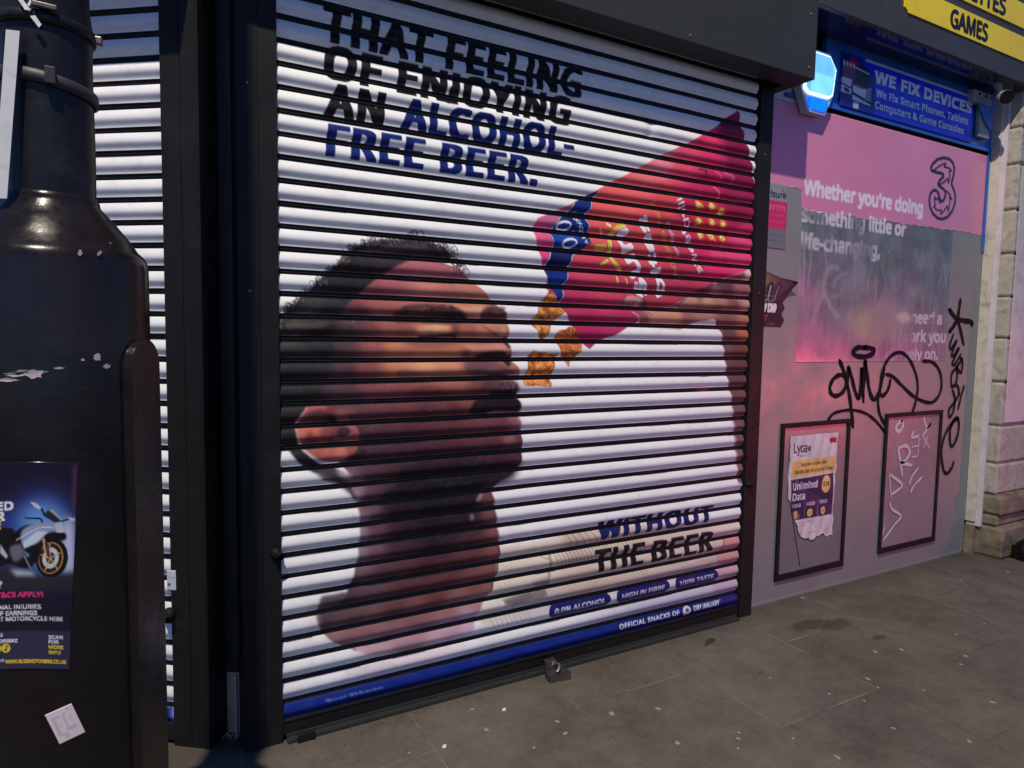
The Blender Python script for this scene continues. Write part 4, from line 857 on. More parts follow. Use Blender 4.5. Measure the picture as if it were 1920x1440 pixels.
# guide posts
mb = MB(); mb.box(0.297, 0.366, -0.022, 0.115, 0, 3.4); mb.box(0.3665, 0.427, -0.020, 0.115, 0, 3.4); mb.build('guide_post', M['black'], sh1, bevel=0.002)
mb = MB(); mb.box(2.762, 2.856, -0.014, 0.0585, 0, 3.4); mb.box(2.7525, 2.7615, -0.006, 0.0585, 0, 3.4); mb.build('guide_post', M['black'], sh1, bevel=0.002)
scr = [(0.332, -0.0225, z) for z in (0.30, 0.95, 1.62, 2.30)]+[(2.808, -0.0145, z) for z in (0.34, 1.02, 1.72, 2.42)]
for q in scr:
    mb = MB(); mb.tube([q, (q[0], q[1]-0.003, q[2])], [0.0055, 0.0045], 10); mb.build('fixing_screw', M['frame'] if q[2] < 1.5 else M['steel'], sh1)
# hood: folded sheet box, open towards the curtain underneath
hx0, hx1, hy, hz, ht = 0.155, 2.932, -0.19, 2.760, 3.35
mb = MB()
mb.box(hx0, hx1, hy, hy+0.004, hz, ht); mb.box(hx0, hx1, hy+0.0042, -0.06, hz, hz+0.004)
mb.box(hx0, hx1, hy+0.0042, 0.055, ht-0.004, ht)
mb.box(hx1-0.004, hx1-0.0002, hy+0.0042, 0.055, hz+0.0042, ht-0.0042); mb.box(hx0+0.0002, hx0+0.004, hy+0.0042, 0.055, hz+0.0042, ht-0.0042)
mb.box(2.862, hx1-0.0042, -0.0598, 0.055, hz, hz+0.004)
hood = mb.build('hood', M['hood'], sh1, bevel=0.0012)
for (px, py) in ((1521, 26), (1517, 126), (1294, 66)):
    p = at_y(px, py, hy-0.001); mb = MB(); mb.tube([p, p+np.array([0, -0.004, 0])], [0.0055, 0.004], 10); mb.build('screw', M['screw'], hood)
for k, x in enumerate((0.3, 0.9)):
    mb = MB(); mb.tube([(x, hy-0.001, 2.80), (x, hy-0.005, 2.80)], [0.0055, 0.004], 10); mb.build('screw', M['screw'], hood)
# barrel of the roller above the curtain
mb = MB(); mb.tube([(0.16, -0.062, 3.06), (2.92, -0.062, 3.06)], 0.085, 24); mb.build('roller_barrel', M['joint'], sh1)
def lock_knob(p, out, parent, r=0.016):
    mb = MB(); p = np.asarray(p, float); o = np.asarray(out, float); o = o/np.linalg.norm(o)
    mb.tube([p-o*0.004, p+o*0.012, p+o*0.022], [r*1.35, r*1.3, r], 16); mb.tube([p+o*0.0222, p+o*0.040], [r*0.9, r*0.85], 16, cap=False); mb.tube([p+o*0.023, p+o*0.024], r*0.6, 12)
    return mb.build('bullet_lock', M['frame'], parent)
lock_knob(at_y(516, 1036, -0.012), (0.35, -1, -0.25), sh1); lock_knob(at_y(1401, 908, -0.014), (0.55, -1, 0.05), sh1, 0.012)
mb = MB(); q = at_y(1396, 858, -0.012); mb.obox(q, (0.02, 0, 0.004), (0, -0.012, 0), (0, 0, 0.014)); mb.build('hasp', M['frame'], sh1, bevel=0.002)

sh2 = thing('roller_shutter', 'plain white roller shutter round the corner, half hidden by the black lamp column', 'roller shutter', tuple(P2(0.9, 0, 0)))
n2a = Sheet(0, 0.05, 2.4, 2.96, 0.01, (232, 229, 236))
n2a.a += (n2a.noise(0.3, 41)-0.5)[..., None]*np.array([14, 10, 8])
n2a.rect(0, 0.05, 2.4, 0.1345, (22, 46, 132))
curtain(sh2, O2, E2, N2, 0.0, 2.2, 0.02, NSLAT0-6, NSLAT1, lambda sx, z: albedo(n2a.sample(np.abs(sx), z), 1.0), flip=True)
mb = MB(); mb.obox(P2(-0.005, -0.016, 0.03), E2*2.21, -N2*0.006, (0, 0, 3.36)); mb.build('curtain_back', M['joint'], sh2)
mb = MB(); mb.obox(P2(0.0, 0.012, 0.018), E2*2.2, -N2*0.02, (0, 0, 0.061)); mb.build('bottom_rail', M['black'], sh2, bevel=0.002)
mb = MB()
w2 = 0.140
mb.obox(P2(0.0-0.0005, 0.014, 0), E2*-0.070, -N2*0.112, (0, 0, 3.4)); mb.obox(P2(-0.071, 0.0125, 0), E2*-(w2-0.071), -N2*0.110, (0, 0, 3.4))
mb.build('guide_post', M['black'], sh2, bevel=0.002)
mb = MB()
a_, b_ = 2.20, -0.155
mb.obox(P2(b_, 0.28, 2.80), E2*(a_-b_), -N2*0.004, (0, 0, 0.55)); mb.obox(P2(b_, 0.2758, 2.80), E2*(a_-b_), -N2*0.16, (0, 0, 0.004)); mb.obox(P2(b_, 0.2758, 3.346), E2*(a_-b_), -N2*0.33, (0, 0, 0.004))
mb.build('hood', M['hood'], sh2, bevel=0.0012)
p = at_y(324, 1040, 0.0); lock_knob(P2(0.006, 0.014, 0.488), (-0.2, -1, -0.3), sh2)
# small white sticker by its lock
ls = Sheet(0, 0, 0.034, 0.072, 0.002, (204, 206, 216)); ls.ell(0.008, 0.020, 0.006, 0.006, (70, 74, 90)); ls.rect(0.006, 0.045, 0.03, 0.048, (150, 150, 164))
G = np.array([[P2(0.012-u, 0.0165, 0.572+v) for u in np.linspace(0, 0.034, 12)] for v in np.linspace(0.072, 0, 20)])
U, V_ = np.meshgrid(np.linspace(0, 0.034, 12), np.linspace(0.072, 0, 20))
o = grid_mesh('lock_sticker', G, albedo(ls.sample(U, V_)), M['matt_paper'], base=tuple(G[-1, 0]), thick=-N2*0.0015)
tag(o, 'small white sticker on the black post above the lock of the side shutter', 'sticker')

# recess between the two shutters
rec = thing('corner_infill', 'narrow dark infill board between the two shutters with raw timber foot', 'infill board', (0.26, 0.13, 0))
ra, rb = np.array([0.236, 0.152, 0]), np.array([0.296, 0.110, 0]); rd = rb-ra; rn = np.array([rd[1], -rd[0], 0]); rn = rn/np.linalg.norm(rn)
mb = MB(); mb.obox(ra+np.array([0, 0, 0.235]), rd, -rn*0.03, (0, 0, 3.1)); mb.build('infill_panel', M['hood'], rec)
mb = MB(); mb.obox(ra+rd*0.0-rn*0.004, rd, -rn*0.03, (0, 0, 0.2345)); mb.build('timber_foot', M['timber'], rec)
mb = MB(); mb.obox(ra+rd*0.82+rn*0.008, rd*0.10, -rn*0.011, (0, 0, 0.225)); mb.build('timber_batten', M['cream'], rec, bevel=0.002)
mb = MB()
for k in range(46):
    t, d = RNG.uniform(0.0, 1.05), RNG.uniform(-0.01, 0.05)*RNG.uniform(0, 1); q = ra+rd*t+rn*(d+0.004); r = RNG.uniform(0.0015, 0.0055)
    mb.obox(q+np.array([-r/2, -r/2, 0]), (r, r*.3, 0), (-r*.3, r*0.8, 0), (0, 0, r*0.7))
o = mb.build('crumbs', M['crumb'], base=tuple(ra)); o['kind'] = 'stuff'
tag(o, 'pale crumbs and litter gathered at the foot of the recess', 'litter')

# padlocked ground lock
gl = thing('ground_lock', 'worn steel ground lock with a padlock at the middle of the shutter foot', 'padlock', tuple(at_z(1045, 1270)))
q = at_z(1046, 1272, 0.0)
mb = MB(); mb.prism([q+np.array(v) for v in ((-0.055, -0.02, 0), (0.045, -0.035, 0), (0.05, 0.03, 0), (-0.05, 0.03, 0))], (0.002, 0, 0.030)); mb.build('lock_body', M['steel'], gl, bevel=0.004)
mb = MB(); mb.tube([q+np.array([-0.02, 0.045, 0.035+0.0])]+[q+np.array([-0.02+0.028*math.sin(a), 0.012+0.03*math.cos(a), 0.038+0.022*math.sin(a)]) for a in np.linspace(0, 3.0, 9)], 0.0055, 8); mb.build('shackle', M['screw'], gl)
mb = MB(); mb.obox(q+np.array([-0.035, 0.035, 0.01]), (0.05, 0, 0), (0, 0.030, 0), (0, 0, 0.055)); mb.build('hasp', M['steel'], gl, bevel=0.003)

# ------------------------------------------------------------------ boarded shopfront to the right
WY = 0.06
shop = thing('boarded_shopfront', 'grey boarded shopfront with two black-framed panels and marker graffiti', 'shopfront', (4.0, WY, 0))
mb = MB(); mb.box(2.866, 5.088, WY, WY+0.03, 0.006, 2.748); mb.build('board', M['board'], shop)
mb = MB(); mb.box(2.866, 3.34, WY+0.004, WY+0.03, 2.7485, 2.86); mb.build('top_strip', M['mauve_paint'], shop)
mb = MB(); mb.box(3.02, 5.088, WY-0.012, WY-0.0005, 2.770, 2.792); mb.box(3.34, 5.088, WY-0.006, WY+0.03, 2.7925, 3.16); mb.box(5.064, 5.088, WY-0.010, WY-0.0005, 2.10, 2.7695); mb.build('blue_surround', M['blue'], shop, bevel=0.003)
mb = MB(); mb.box(2.866, 5.06, WY-0.006, WY-0.0004, 0.0, 0.012); mb.build('skirting_bead', M['board'], shop)
def framed(x0, x1, z0, z1, mat):
    fr = MB(); w = 0.026
    fr.box(x0, x1, WY-0.014, WY-0.0004, z1-w, z1); fr.box(x0, x1, WY-0.014, WY-0.0004, z0, z0+w*1.3)
    fr.box(x0, x0+w, WY-0.0135, WY-0.0004, z0+w*1.3+.0003, z1-w-.0003); fr.box(x1-w, x1, WY-0.0135, WY-0.0004, z0+w*1.3+.0003, z1-w-.0003)
    o = fr.build('display_frame', M['frame'], shop, bevel=0.002)
    b = MB(); b.box(x0+w+.0005, x1-w-.0005, WY-0.004, WY-0.0005, z0+w*1.3+.0006, z1-w-.0006); b.build('backing_panel', mat, o)
    return o
f1 = framed(3.112, 3.722, 0.116, 1.016, M['panel_grey']); f1['label'] = 'black frame round a grey panel holding the torn phone offer'
f2 = framed(4.074, 4.706, 0.133, 1.030, M['panel_mauve']); f2['label'] = 'black frame round a mauve panel with white scrawl'
# slit in the grey panel under the torn paper
mb = MB(); c0, c1 = at_y(1481, 945, WY-0.0045), at_y(1499, 1062, WY-0.0045); mb.obox(c0, (0.006, 0, 0), (0, -0.0008, 0), c1-c0); mb.build('panel_slit', M['ink'], f1)

def ribbon(strokes, mat, name, parent, y, label=None):
    mb = MB()
    for si, (P, w) in enumerate(strokes):
        Q = smooth_open(np.array([at_y(px, py, y)[[0, 2]] for px, py in P]), 6) if len(P) > 2 else np.array([at_y(px, py, y)[[0, 2]] for px, py in P])
        n = len(Q); yy = y-0.00025*si; L_, R_ = [], []
        for i in range(n):
            t = Q[min(i+1, n-1)]-Q[max(i-1, 0)]; t = t/max(np.hypot(*t), 1e-9); nn = np.array([-t[1], t[0]])
            ww = w*0.5*(0.90+0.10*math.sin(i*0.9+si))*(0.55 if i in (0, n-1) else 1.0)
            L_.append(Q[i]+nn*ww); R_.append(Q[i]-nn*ww)
        V = [(p[0], yy, p[1]) for p in L_]+[(p[0], yy, p[1]) for p in R_]
        F = [(i, n+i, n+i+1, i+1) for i in range(n-1)]
        mb.add(V, F)
        for c, w2_ in ((Q[0], w*0.30), (Q[-1], w*0.30)):
            V = [(c[0]+w2_*math.cos(a), yy, c[1]+w2_*math.sin(a)) for a in np.linspace(0, 2*math.pi, 10, endpoint=False)]; mb.add(V, [tuple(range(10))])
    return mb.build(name, mat, parent, label=label)
gz = lambda pts: [(1540+x/4.234, 560+y/4.234) for x, y in pts]
ribbon([(gz([(145, 490), (180, 580), (215, 720), (235, 850), (252, 1020)]), 0.034), (gz([(195, 620), (150, 605), (95, 640), (68, 710), (85, 760), (130, 770), (180, 730), (200, 660)]), 0.030),
        (gz([(205, 700), (212, 600), (215, 545), (240, 620), (270, 740), (300, 790), (312, 700), (322, 550), (335, 820)]), 0.032), (gz([(330, 780), (340, 620), (348, 490), (360, 580), (385, 740), (420, 800), (460, 740), (480, 640), (500, 540)]), 0.034),
        (gz([(500, 600), (470, 670), (465, 750), (490, 770), (530, 720), (550, 640)]), 0.028),
        (gz([(470, 640), (490, 560), (530, 480), (590, 432), (650, 435), (710, 500), (750, 600), (765, 690), (755, 790), (730, 880), (690, 970), (640, 1020), (570, 1030), (510, 1000), (465, 920), (450, 820), (465, 720)]), 0.026),
        (gz([(515, 600), (570, 620), (640, 690), (740, 780), (850, 825), (910, 800), (950, 720), (950, 620), (920, 540), (870, 500), (805, 495)]), 0.026),
        (gz([(50, 965), (100, 910), (180, 888), (260, 885), (350, 910), (420, 960), (490, 1040), (535, 1130), (560, 1290)]), 0.020),
        (gz([(350, 390), (290, 388), (250, 420), (280, 455), (350, 458), (410, 435), (410, 400), (340, 385)]), 0.034)],
       M['ink'], 'graffiti_tag', shop, WY-0.0022, 'large looping black marker tag with a halo above it')
ribbon([(gz([(1105, 5), (1095, 80), (1080, 160), (1050, 220), (1015, 265)]), 0.036), (gz([(1015, 85), (1070, 155), (1130, 175), (1190, 185), (1198, 212)]), 0.040), (gz([(1080, 160), (1105, 250), (1130, 365)]), 0.034),
        (gz([(1050, 280), (1020, 370), (1030, 400), (1075, 330), (1035, 440), (1050, 450), (1095, 390), (1040, 510), (1060, 520), (1110, 440)]), 0.022),
        (gz([(1120, 480), (1075, 540), (1035, 600), (1035, 690), (1065, 680), (1080, 600), (1070, 540), (1110, 590), (1120, 490), (1100, 470)]), 0.024),
        (gz([(1030, 700), (1080, 690), (1090, 760), (1050, 830), (1015, 880), (1015, 940), (1045, 900), (1060, 800), (1040, 720)]), 0.024), (gz([(1135, 690), (1110, 770), (1085, 880)]), 0.022), (gz([(1075, 690), (1100, 760)]), 0.02),
        (gz([(1090, 950), (1045, 980), (1020, 1060), (1025, 1160), (1050, 1160), (1085, 1070), (1090, 980), (1070, 945), (1020, 1010), (970, 1110), (952, 1230), (970, 1360), (1000, 1385), (1035, 1340), (1050, 1295)]), 0.026)],
       M['ink'], 'graffiti_tag', shop, WY-0.0024, 'tall vertical black marker tag topped by a star')
gw = lambda pts: [(1400+x/1.894, 400+y/1.894) for x, y in pts]
ribbon([(gw([(553, 735), (535, 750), (532, 770), (545, 772), (556, 750), (550, 736)]), 0.026), (gw([(628, 722), (640, 760), (655, 745), (625, 790)]), 0.022), (gw([(622, 785), (650, 835)]), 0.02), (gw([(645, 785), (625, 835)]), 0.02),
        (gw([(595, 770), (585, 795), (612, 790)]), 0.022), (gw([(612, 790), (606, 870)]), 0.022), (gw([(584, 830), (612, 825)]), 0.022), (gw([(583, 866), (607, 862)]), 0.022),
        (gw([(535, 830), (545, 880), (552, 935)]), 0.026), (gw([(535, 835), (565, 825), (578, 850), (560, 880), (545, 885), (588, 895)]), 0.026),
        (gw([(505, 925), (512, 1015)]), 0.022), (gw([(505, 925), (550, 965), (510, 1000)]), 0.022), (gw([(610, 900), (585, 935), (575, 965)]), 0.020), (gw([(622, 935), (590, 970), (580, 995)]), 0.02),
        (gw([(505, 1025), (515, 1050), (545, 1075), (520, 1110), (480, 1165)]), 0.02), (gw([(490, 1100), (482, 1140)]), 0.018)],
       M['chalk'], 'graffiti_tag', shop, WY-0.0056, 'white scrawled letters running down the mauve panel')

def wall_sheet(name, sh, y, res, mat, label, cat, group=None, warp=None, mask=None, thick=0.0015):
    nx, nz = int((sh.x1-sh.x0)/res)+1, int((sh.z1-sh.z0)/res)+1
    xs, zs = np.linspace(sh.x0, sh.x1, nx), np.linspace(sh.z1, sh.z0, nz); X, Z = np.meshgrid(xs, zs)
    P = np.stack([X, np.full(X.shape, y), Z], -1); Cc = albedo(sh.sample(X, Z))
    if warp is not None: P = warp(P)
    o = grid_mesh(name, P, Cc, mat, base=(sh.x0, y, sh.z0), thick=(0, thick, 0))
    if label: tag(o, label, cat, group)
    return o

# ---- big poster: pink sheet above a scraped, half torn sheet
def pink_poster():
    PINK = (218, 134, 168)
    s = Sheet(2.868, 2.185, 5.062, 2.747, 0.004, PINK)
    s.a += (s.noise(0.5, 51)-0.5)[..., None]*np.array([10, 12, 10])
    g = np.random.default_rng(8)
    for k in range(50):
        x, z = g.uniform(2.9, 5.0), g.uniform(2.2, 2.74); s.stroke([(x, z), (x+g.uniform(-.03, .03), z-g.uniform(0.01, .05))], 0.003, (236, 160, 196), 0.003, 0.35, smooth=False)
    wd = lambda pts: np.array([at_y(1720+x/9.0, 280+y/9.0, WY)[[0, 2]] for x, y in pts])
    ink = (30, 14, 40)
    for P, w in (([(235, 360), (222, 310), (260, 240), (340, 170), (440, 145), (530, 165), (590, 220), (618, 310), (610, 420), (575, 560), (570, 590), (610, 680), (635, 780), (630, 900), (590, 1030), (510, 1140), (420, 1180), (340, 1165), (260, 1090), (210, 980), (195, 860), (215, 750), (260, 695), (310, 695), (355, 750), (375, 850), (400, 885), (440, 860), (470, 780), (470, 720), (430, 665), (370, 625), (345, 590), (370, 530), (430, 470), (435, 430), (400, 405), (320, 390), (235, 360)], 0.020),
                 ([(265, 360), (360, 290), (440, 245), (480, 240), (445, 300), (500, 310), (545, 325), (570, 365), (530, 375), (545, 450), (540, 500), (515, 575), (510, 490), (440, 560), (360, 600)], 0.012), ([(480, 700), (540, 760), (575, 845), (535, 815), (545, 900), (515, 1050), (500, 960), (430, 1060), (385, 1095), (400, 1030), (330, 1030), (270, 970), (300, 940), (280, 860), (290, 800), (310, 860), (340, 815), (370, 900)], 0.012)):
        s.stroke(wd(P), w, ink, 0.002, smooth=len(P) > 40)
    wt = (246, 226, 240)
    s.text("Whether you're doing", 3.207, 4.345, 2.278, 0.088, wt, 0.06)
    # torn lower edge
    s.text('something little or', 3.204, 4.180, 2.132, 0.086, wt, 0.06)
    return s
pk = pink_poster()
def torn_bottom(P):
    X, Z = P[..., 0], P[..., 2]; zb = np.where(X < 3.195, 2.311-0.008*np.abs(np.sin(X*31)), 2.196+0.022*np.clip((X-3.2)/1.5, 0, 1)+0.004*np.sin(X*23)*np.sin(X*7.3)+0.003*np.sin(X*71))
    P[..., 2] = np.maximum(Z, zb); return P
wall_sheet('wall_poster', pk, WY-0.0020, 0.006, M['paper'], 'glossy pink poster with a line-drawn figure three and white wording', 'poster', warp=torn_bottom)

def scraped_sheet():
    s = Sheet(3.205, 1.356, 4.700, 2.232, 0.004, (116, 108, 116))
    a, b, c = s.noise(0.35, 61), s.noise(0.09, 62), s.noise(0.025, 63)
    Z = np.linspace(0, 1, s.h)[:, None]*np.ones((1, s.w)); Xn = np.linspace(0, 1, s.w)[None, :]*np.ones((s.h, 1))
    top = np.array([104, 108, 104.0]); low = np.array([170, 112, 140.0]); t = np.clip((0.75-Z)*1.5+(0.35-Xn)*0.5+(a-0.5)*0.9, 0, 1)[..., None]  # low: pink of the red glow, painted into the lower left
    s.a = top*(1-t)+low*t; s.a += ((b-0.5)*26+(c-0.5)*16)[..., None]
    g = np.random.default_rng(9)
    for k in range(170):                                     # scraper streaks
        x, z = g.uniform(3.2, 4.7), g.uniform(1.38, 2.2); L_ = g.uniform(0.04, 0.26); dx = g.normal(0, 0.03)
        s.stroke([(x, z), (x+dx*.4, z-L_*.5), (x+dx, z-L_)], g.uniform(0.003, 0.012), (184, 172, 186) if k % 3 else (80, 74, 82), 0.007, g.uniform(0.15, 0.5))
    for k in range(90):
        x, z = g.uniform(3.2, 4.68), g.uniform(1.4, 2.15); q = g.uniform(0.03, 0.12)
        s.poly([(x+q*math.cos(t_)*g.uniform(.4, 1), z+q*1.5*math.sin(t_)*g.uniform(.4, 1)) for t_ in np.linspace(0, 6, 8)], (150, 138, 150) if k % 2 else (96, 90, 98), feather=0.02, alpha=g.uniform(.1, .3), smooth=True)
    zz = lambda pts: np.array([at_y(1480+x/3.789, 320+y/3.789, WY)[[0, 2]] for x, y in pts])
    for P, w, c_ in (([(345, 690), (290, 690), (255, 760), (245, 860), (290, 960), (340, 1040)], 0.03, (176, 150, 168)), ([(300, 900), (360, 870), (400, 780)], 0.03, (150, 126, 146)), ([(310, 820), (340, 760), (400, 730)], 0.02, (160, 140, 156)), ([(240, 880), (190, 980), (170, 1070)], 0.03, (172, 140, 160)), ([(100, 500), (105, 700), (95, 880)], 0.012, (176, 164, 176)), ([(160, 500), (150, 640), (130, 830)], 0.012, (180, 168, 178)), ([(640, 700), (660, 800), (630, 900)], 0.03, (96, 84, 98))):
        s.stroke(zz(P), w, c_, 0.012, 0.7)
    s.poly(zz([(410, 1000), (540, 940), (760, 950), (860, 1020), (860, 1120), (620, 1220), (440, 1200)]), (172, 140, 134), feather=0.05, alpha=0.65, smooth=True)
    s.poly(zz([(480, 1040), (580, 1010), (560, 1180), (470, 1160)]), (190, 168, 130), feather=0.03, alpha=0.5, smooth=True)
    s.poly(zz([(760, 1030), (830, 1010), (860, 1060), (800, 1080)]), (206, 180, 172), feather=0.01, alpha=0.8, smooth=True)
    s.poly(zz([(60, 1100), (300, 1150), (400, 1350), (40, 1360)]), (190, 110, 142), feather=0.1, alpha=0.55, smooth=True)  # red light's reflection painted as a pink patch
    wt = (206, 190, 204)
    wipe = 1-np.clip((s.noise(0.12, 64)-0.66)*5, 0, 0.75)
    s.text('something little or', 3.204, 4.180, 2.132, 0.086, (214, 206, 214), 0.06, clip=wipe)
    s.text('life-changing,', 3.207, 3.930, 1.985, 0.090, (192, 186, 192), 0.06, clip=wipe)
    w2 = wipe*np.clip((Xn-0.66)*9, 0.12, 1)
    s.text('you need a', 4.060, 4.640, 1.597, 0.080, wt, 0.05, clip=w2)
    s.text('network you', 4.010, 4.702, 1.478, 0.080, wt, 0.05, clip=w2)
    s.text('can rely on.', 4.040, 4.620, 1.366, 0.072, wt, 0.05, clip=w2)
    s.rect(3.205, 1.356, 4.70, 1.364, (206, 190, 200), feather=0.004, alpha=0.5)
    return s
wall_sheet('wall_poster', scraped_sheet(), WY-0.0012, 0.005, M['paper'], 'grey scraped poster with faded white wording below the pink sheet', 'poster')

# ---- alarm company notice
s = Sheet(2.868, 1.972, 3.078, 2.312, 0.002, (118, 114, 116))
s.rect(2.86, 2.075, 3.08, 2.222, (206, 40, 92)); s.rect(2.86, 2.222, 3.08, 2.32, (146, 144, 146)); s.poly([(3.02, 2.30), (3.06, 2.27), (3.05, 2.25), (3.035, 2.28)], (110, 108, 112), feather=0.004)
s.text('erisure', 2.896, 3.068, 2.238, 0.034, (34, 34, 40), 0.03); s.text('larm', 2.905, 3.062, 2.172, 0.036, (226, 96, 130), 0.05)
for z in (2.14, 2.105): s.text('24 hour response', 2.90, 3.06, z, 0.016, (226, 92, 128), 0.02)
for z in (2.035, 2.005): s.text('www monitored alarm', 2.89, 3.06, z, 0.014, (84, 82, 86), 0.01)
wall_sheet('alarm_notice', s, WY-0.0030, 0.003, M['paper'], 'grey and crimson alarm notice stuck beside the shutter post', 'notice')
# ---- torn gig flyer
s = Sheet(2.870, 1.553, 3.152, 1.862, 0.002, (24, 18, 26))
s.poly([(2.87, 1.865), (3.15, 1.79), (3.06, 1.70), (2.87, 1.70)], (120, 98, 70), feather=0.02)
for x, c in ((2.915, (30, 24, 30)), (2.985, (26, 22, 34)), (3.05, (60, 34, 40))): s.poly([(x-.035, 1.68), (x-.03, 1.77), (x, 1.80), (x+.03, 1.77), (x+.035, 1.68)], c, feather=0.006); s.ell(x, 1.81, .014, .018, (120, 76, 60), feather=.003); s.rect(x-.005, 1.70, x+.005, 1.775, (200, 196, 200))
s.rect(3.02, 1.70, 3.16, 1.86, (74, 30, 52), feather=0.05, alpha=0.6)
s.rect(2.87, 1.553, 3.15, 1.70, (26, 14, 26)); s.text('* * * * *', 2.93, 3.03, 1.708, .012, (230, 226, 226)); s.text('A CONCERT NIGHT', 2.885, 3.06, 1.684, .014, (220, 216, 220), .02)
s.text('PLAY ON!', 2.868, 3.075, 1.628, .050, (240, 238, 240), .09); s.text('ON TOUR NOW', 2.885, 3.0, 1.603, .013, (226, 60, 110), .03); s.text('BOOK TICKETS', 2.885, 2.98, 1.585, .010, (210, 204, 210), .02); s.text('VENUE AND DATES', 2.99, 3.07, 1.563, .008, (210, 204, 210), .02)
def gig_warp(P):
    X, Z = P[..., 0], P[..., 2]
    right = np.where(Z > 1.79, 3.152-(Z-1.79)*0.2, np.where(Z > 1.69, 3.085+(Z-1.69)*0.67, 3.085-0.010*np.sin(Z*90)))
    topz = 1.862-(X-2.87)*0.235
    Pn = P.copy(); Pn[..., 0] = 2.870+(X-2.870)*(right-2.870)/0.282
    Pn[..., 2] = np.minimum(Z, 1.862-(Pn[..., 0]-2.87)*0.235)
    Pn[..., 1] -= np.clip((Pn[..., 0]-3.06)*0.5, 0, 1)*np.clip((Z-1.70)*8, 0, 1)
    return Pn
wall_sheet('gig_flyer', s, WY-0.0030, 0.003, M['matt_paper'], 'torn dark music flyer curling off the wall by the shutter post', 'flyer', warp=gig_warp)
# ---- torn phone offer in the left frame
s = Sheet(3.190, 0.318, 3.612, 0.940, 0.002, (212, 206, 208))
s.text('Lyca', 3.225, 3.335, 0.842, .055, (40, 36, 50), .03); s.ell(3.352, .862, .012, .016, (60, 60, 72)); s.text('Mobile', 3.275, 3.33, .816, .014, (90, 84, 96), .02)
s.rect(3.535, .882, 3.595, .912, (196, 30, 66)); s.text('TOP UP', 3.54, 3.59, .89, .012, (60, 10, 30), .02)
s.poly([(3.215, .795), (3.590, .802), (3.590, .712), (3.208, .705)], (228, 186, 104)); s.text('Exclusive In-Store Offer', 3.290, 3.520, .762, .020, (60, 46, 40), .03); s.text('Double Data for a Limited Time!', 3.238, 3.575, .722, .021, (60, 46, 40), .03)
s.poly([(3.208, .690), (3.588, .700), (3.588, .452), (3.225, .452)], (34, 32, 78)); s.text('Unlimited', 3.230, 3.440, .628, .042, (232, 228, 236), .03); s.text('Data', 3.230, 3.335, .568, .042, (232, 228, 236), .03)
s.ell(3.520, .640, .040, .052, (238, 196, 110)); s.text('£18', 3.495, 3.548, .628, .026, (50, 40, 60), .04)
for x, t in ((3.228, '100GB'), (3.350, '40GB'), (3.468, '10GB')): s.text(t, x, x+.075, .527, .020, (226, 222, 232), .03); s.ell(x+.035, .484, .022, .024, (234, 190, 104)); s.text('£' + {'100GB': '15', '40GB': '10', '10GB': '8'}[t], x+.024, x+.047, .477, .014, (70, 50, 50), .02)
for x in (3.337, 3.452): s.stroke([(x, .46), (x, .555)], .003, (160, 156, 186), smooth=False)
for k, (x0, x1, z) in enumerate(((3.235, 3.40, .430), (3.240, 3.35, .412), (3.255, 3.33, .375), (3.258, 3.32, .360), (3.262, 3.30, .346), (3.37, 3.47, .362))): s.rect(x0, z, x1, z+.006, (140, 134, 142), alpha=0.7)
for k in range(14): x, z = RNG.uniform(3.2, 3.6), RNG.uniform(.34, .92); s.stroke([(x, z), (x+RNG.uniform(-.08, .08), z-RNG.uniform(.03, .12))], .006, (236, 232, 234) if k % 2 else (176, 168, 172), .006, .5, smooth=False)
def offer_warp(P):
    X, Z = P[..., 0], P[..., 2]
    left = np.interp(Z, [.318, .40, .56, .600, .62, .94], [3.335, 3.285, 3.212, 3.178, 3.186, 3.192])+0.004*np.sin(Z*80)
    right = np.interp(Z, [.318, .62, .70, .94], [3.600, 3.598, 3.606, 3.606])+0.003*np.sin(Z*60+1)
    Pn = P.copy(); Pn[..., 0] = np.clip(X, left, right)
    Pn[..., 2] = np.maximum(Z, .330+0.012*np.sin(Pn[..., 0]*40)+0.006*np.sin(Pn[..., 0]*97))
    Pn[..., 1] -= 0.004*np.abs(np.sin(Z*17+X*9))+0.003*np.abs(np.sin(X*38-Z*11))
    return Pn
wall_sheet('offer_poster', s, WY-0.0055, 0.003, M['matt_paper'], 'torn white and navy phone data offer sheet inside the left black frame', 'poster', warp=offer_warp)
# ---- repair shop sign
s = Sheet(3.460, 2.795, 4.812, 3.090, 0.002, (26, 44, 232))
s.rect(3.46, 2.795, 4.82, 2.86, (18, 34, 186), feather=.03); s.rect(3.66, 3.074, 4.77, 3.092, (190, 196, 220))
s.poly([(3.46, 2.80), (3.76, 2.80), (3.76, 3.00), (3.60, 3.08), (3.46, 3.08)], (20, 24, 110), feather=.01)
s.ell(3.56, 3.045, .05, .03, (130, 30, 90), feather=.01)
for k in range(4): s.stroke([(3.475+k*.028, 3.03), (3.485+k*.030, 2.975), (3.50+k*.028, 2.945)], .020, (150, 50, 84), .004); s.stroke([(3.474+k*.028, 3.035), (3.476+k*.028, 3.02)], .014, (230, 214, 220), .002, smooth=False)
s.rect(3.575, 2.935, 3.70, 3.02, (22, 22, 30)); s.stroke([(3.575, 3.022), (3.70, 3.01)], .008, (210, 210, 220), smooth=False)
s.poly([(3.46, 2.87), (3.545, 2.87), (3.545, 2.95), (3.46, 2.95)], (206, 210, 220)); s.stroke([(3.46, 2.915), (3.545, 2.905)], .008, (30, 30, 40), smooth=False); s.stroke([(3.49, 2.89), (3.52, 2.885)], .02, (40, 40, 60), smooth=False)
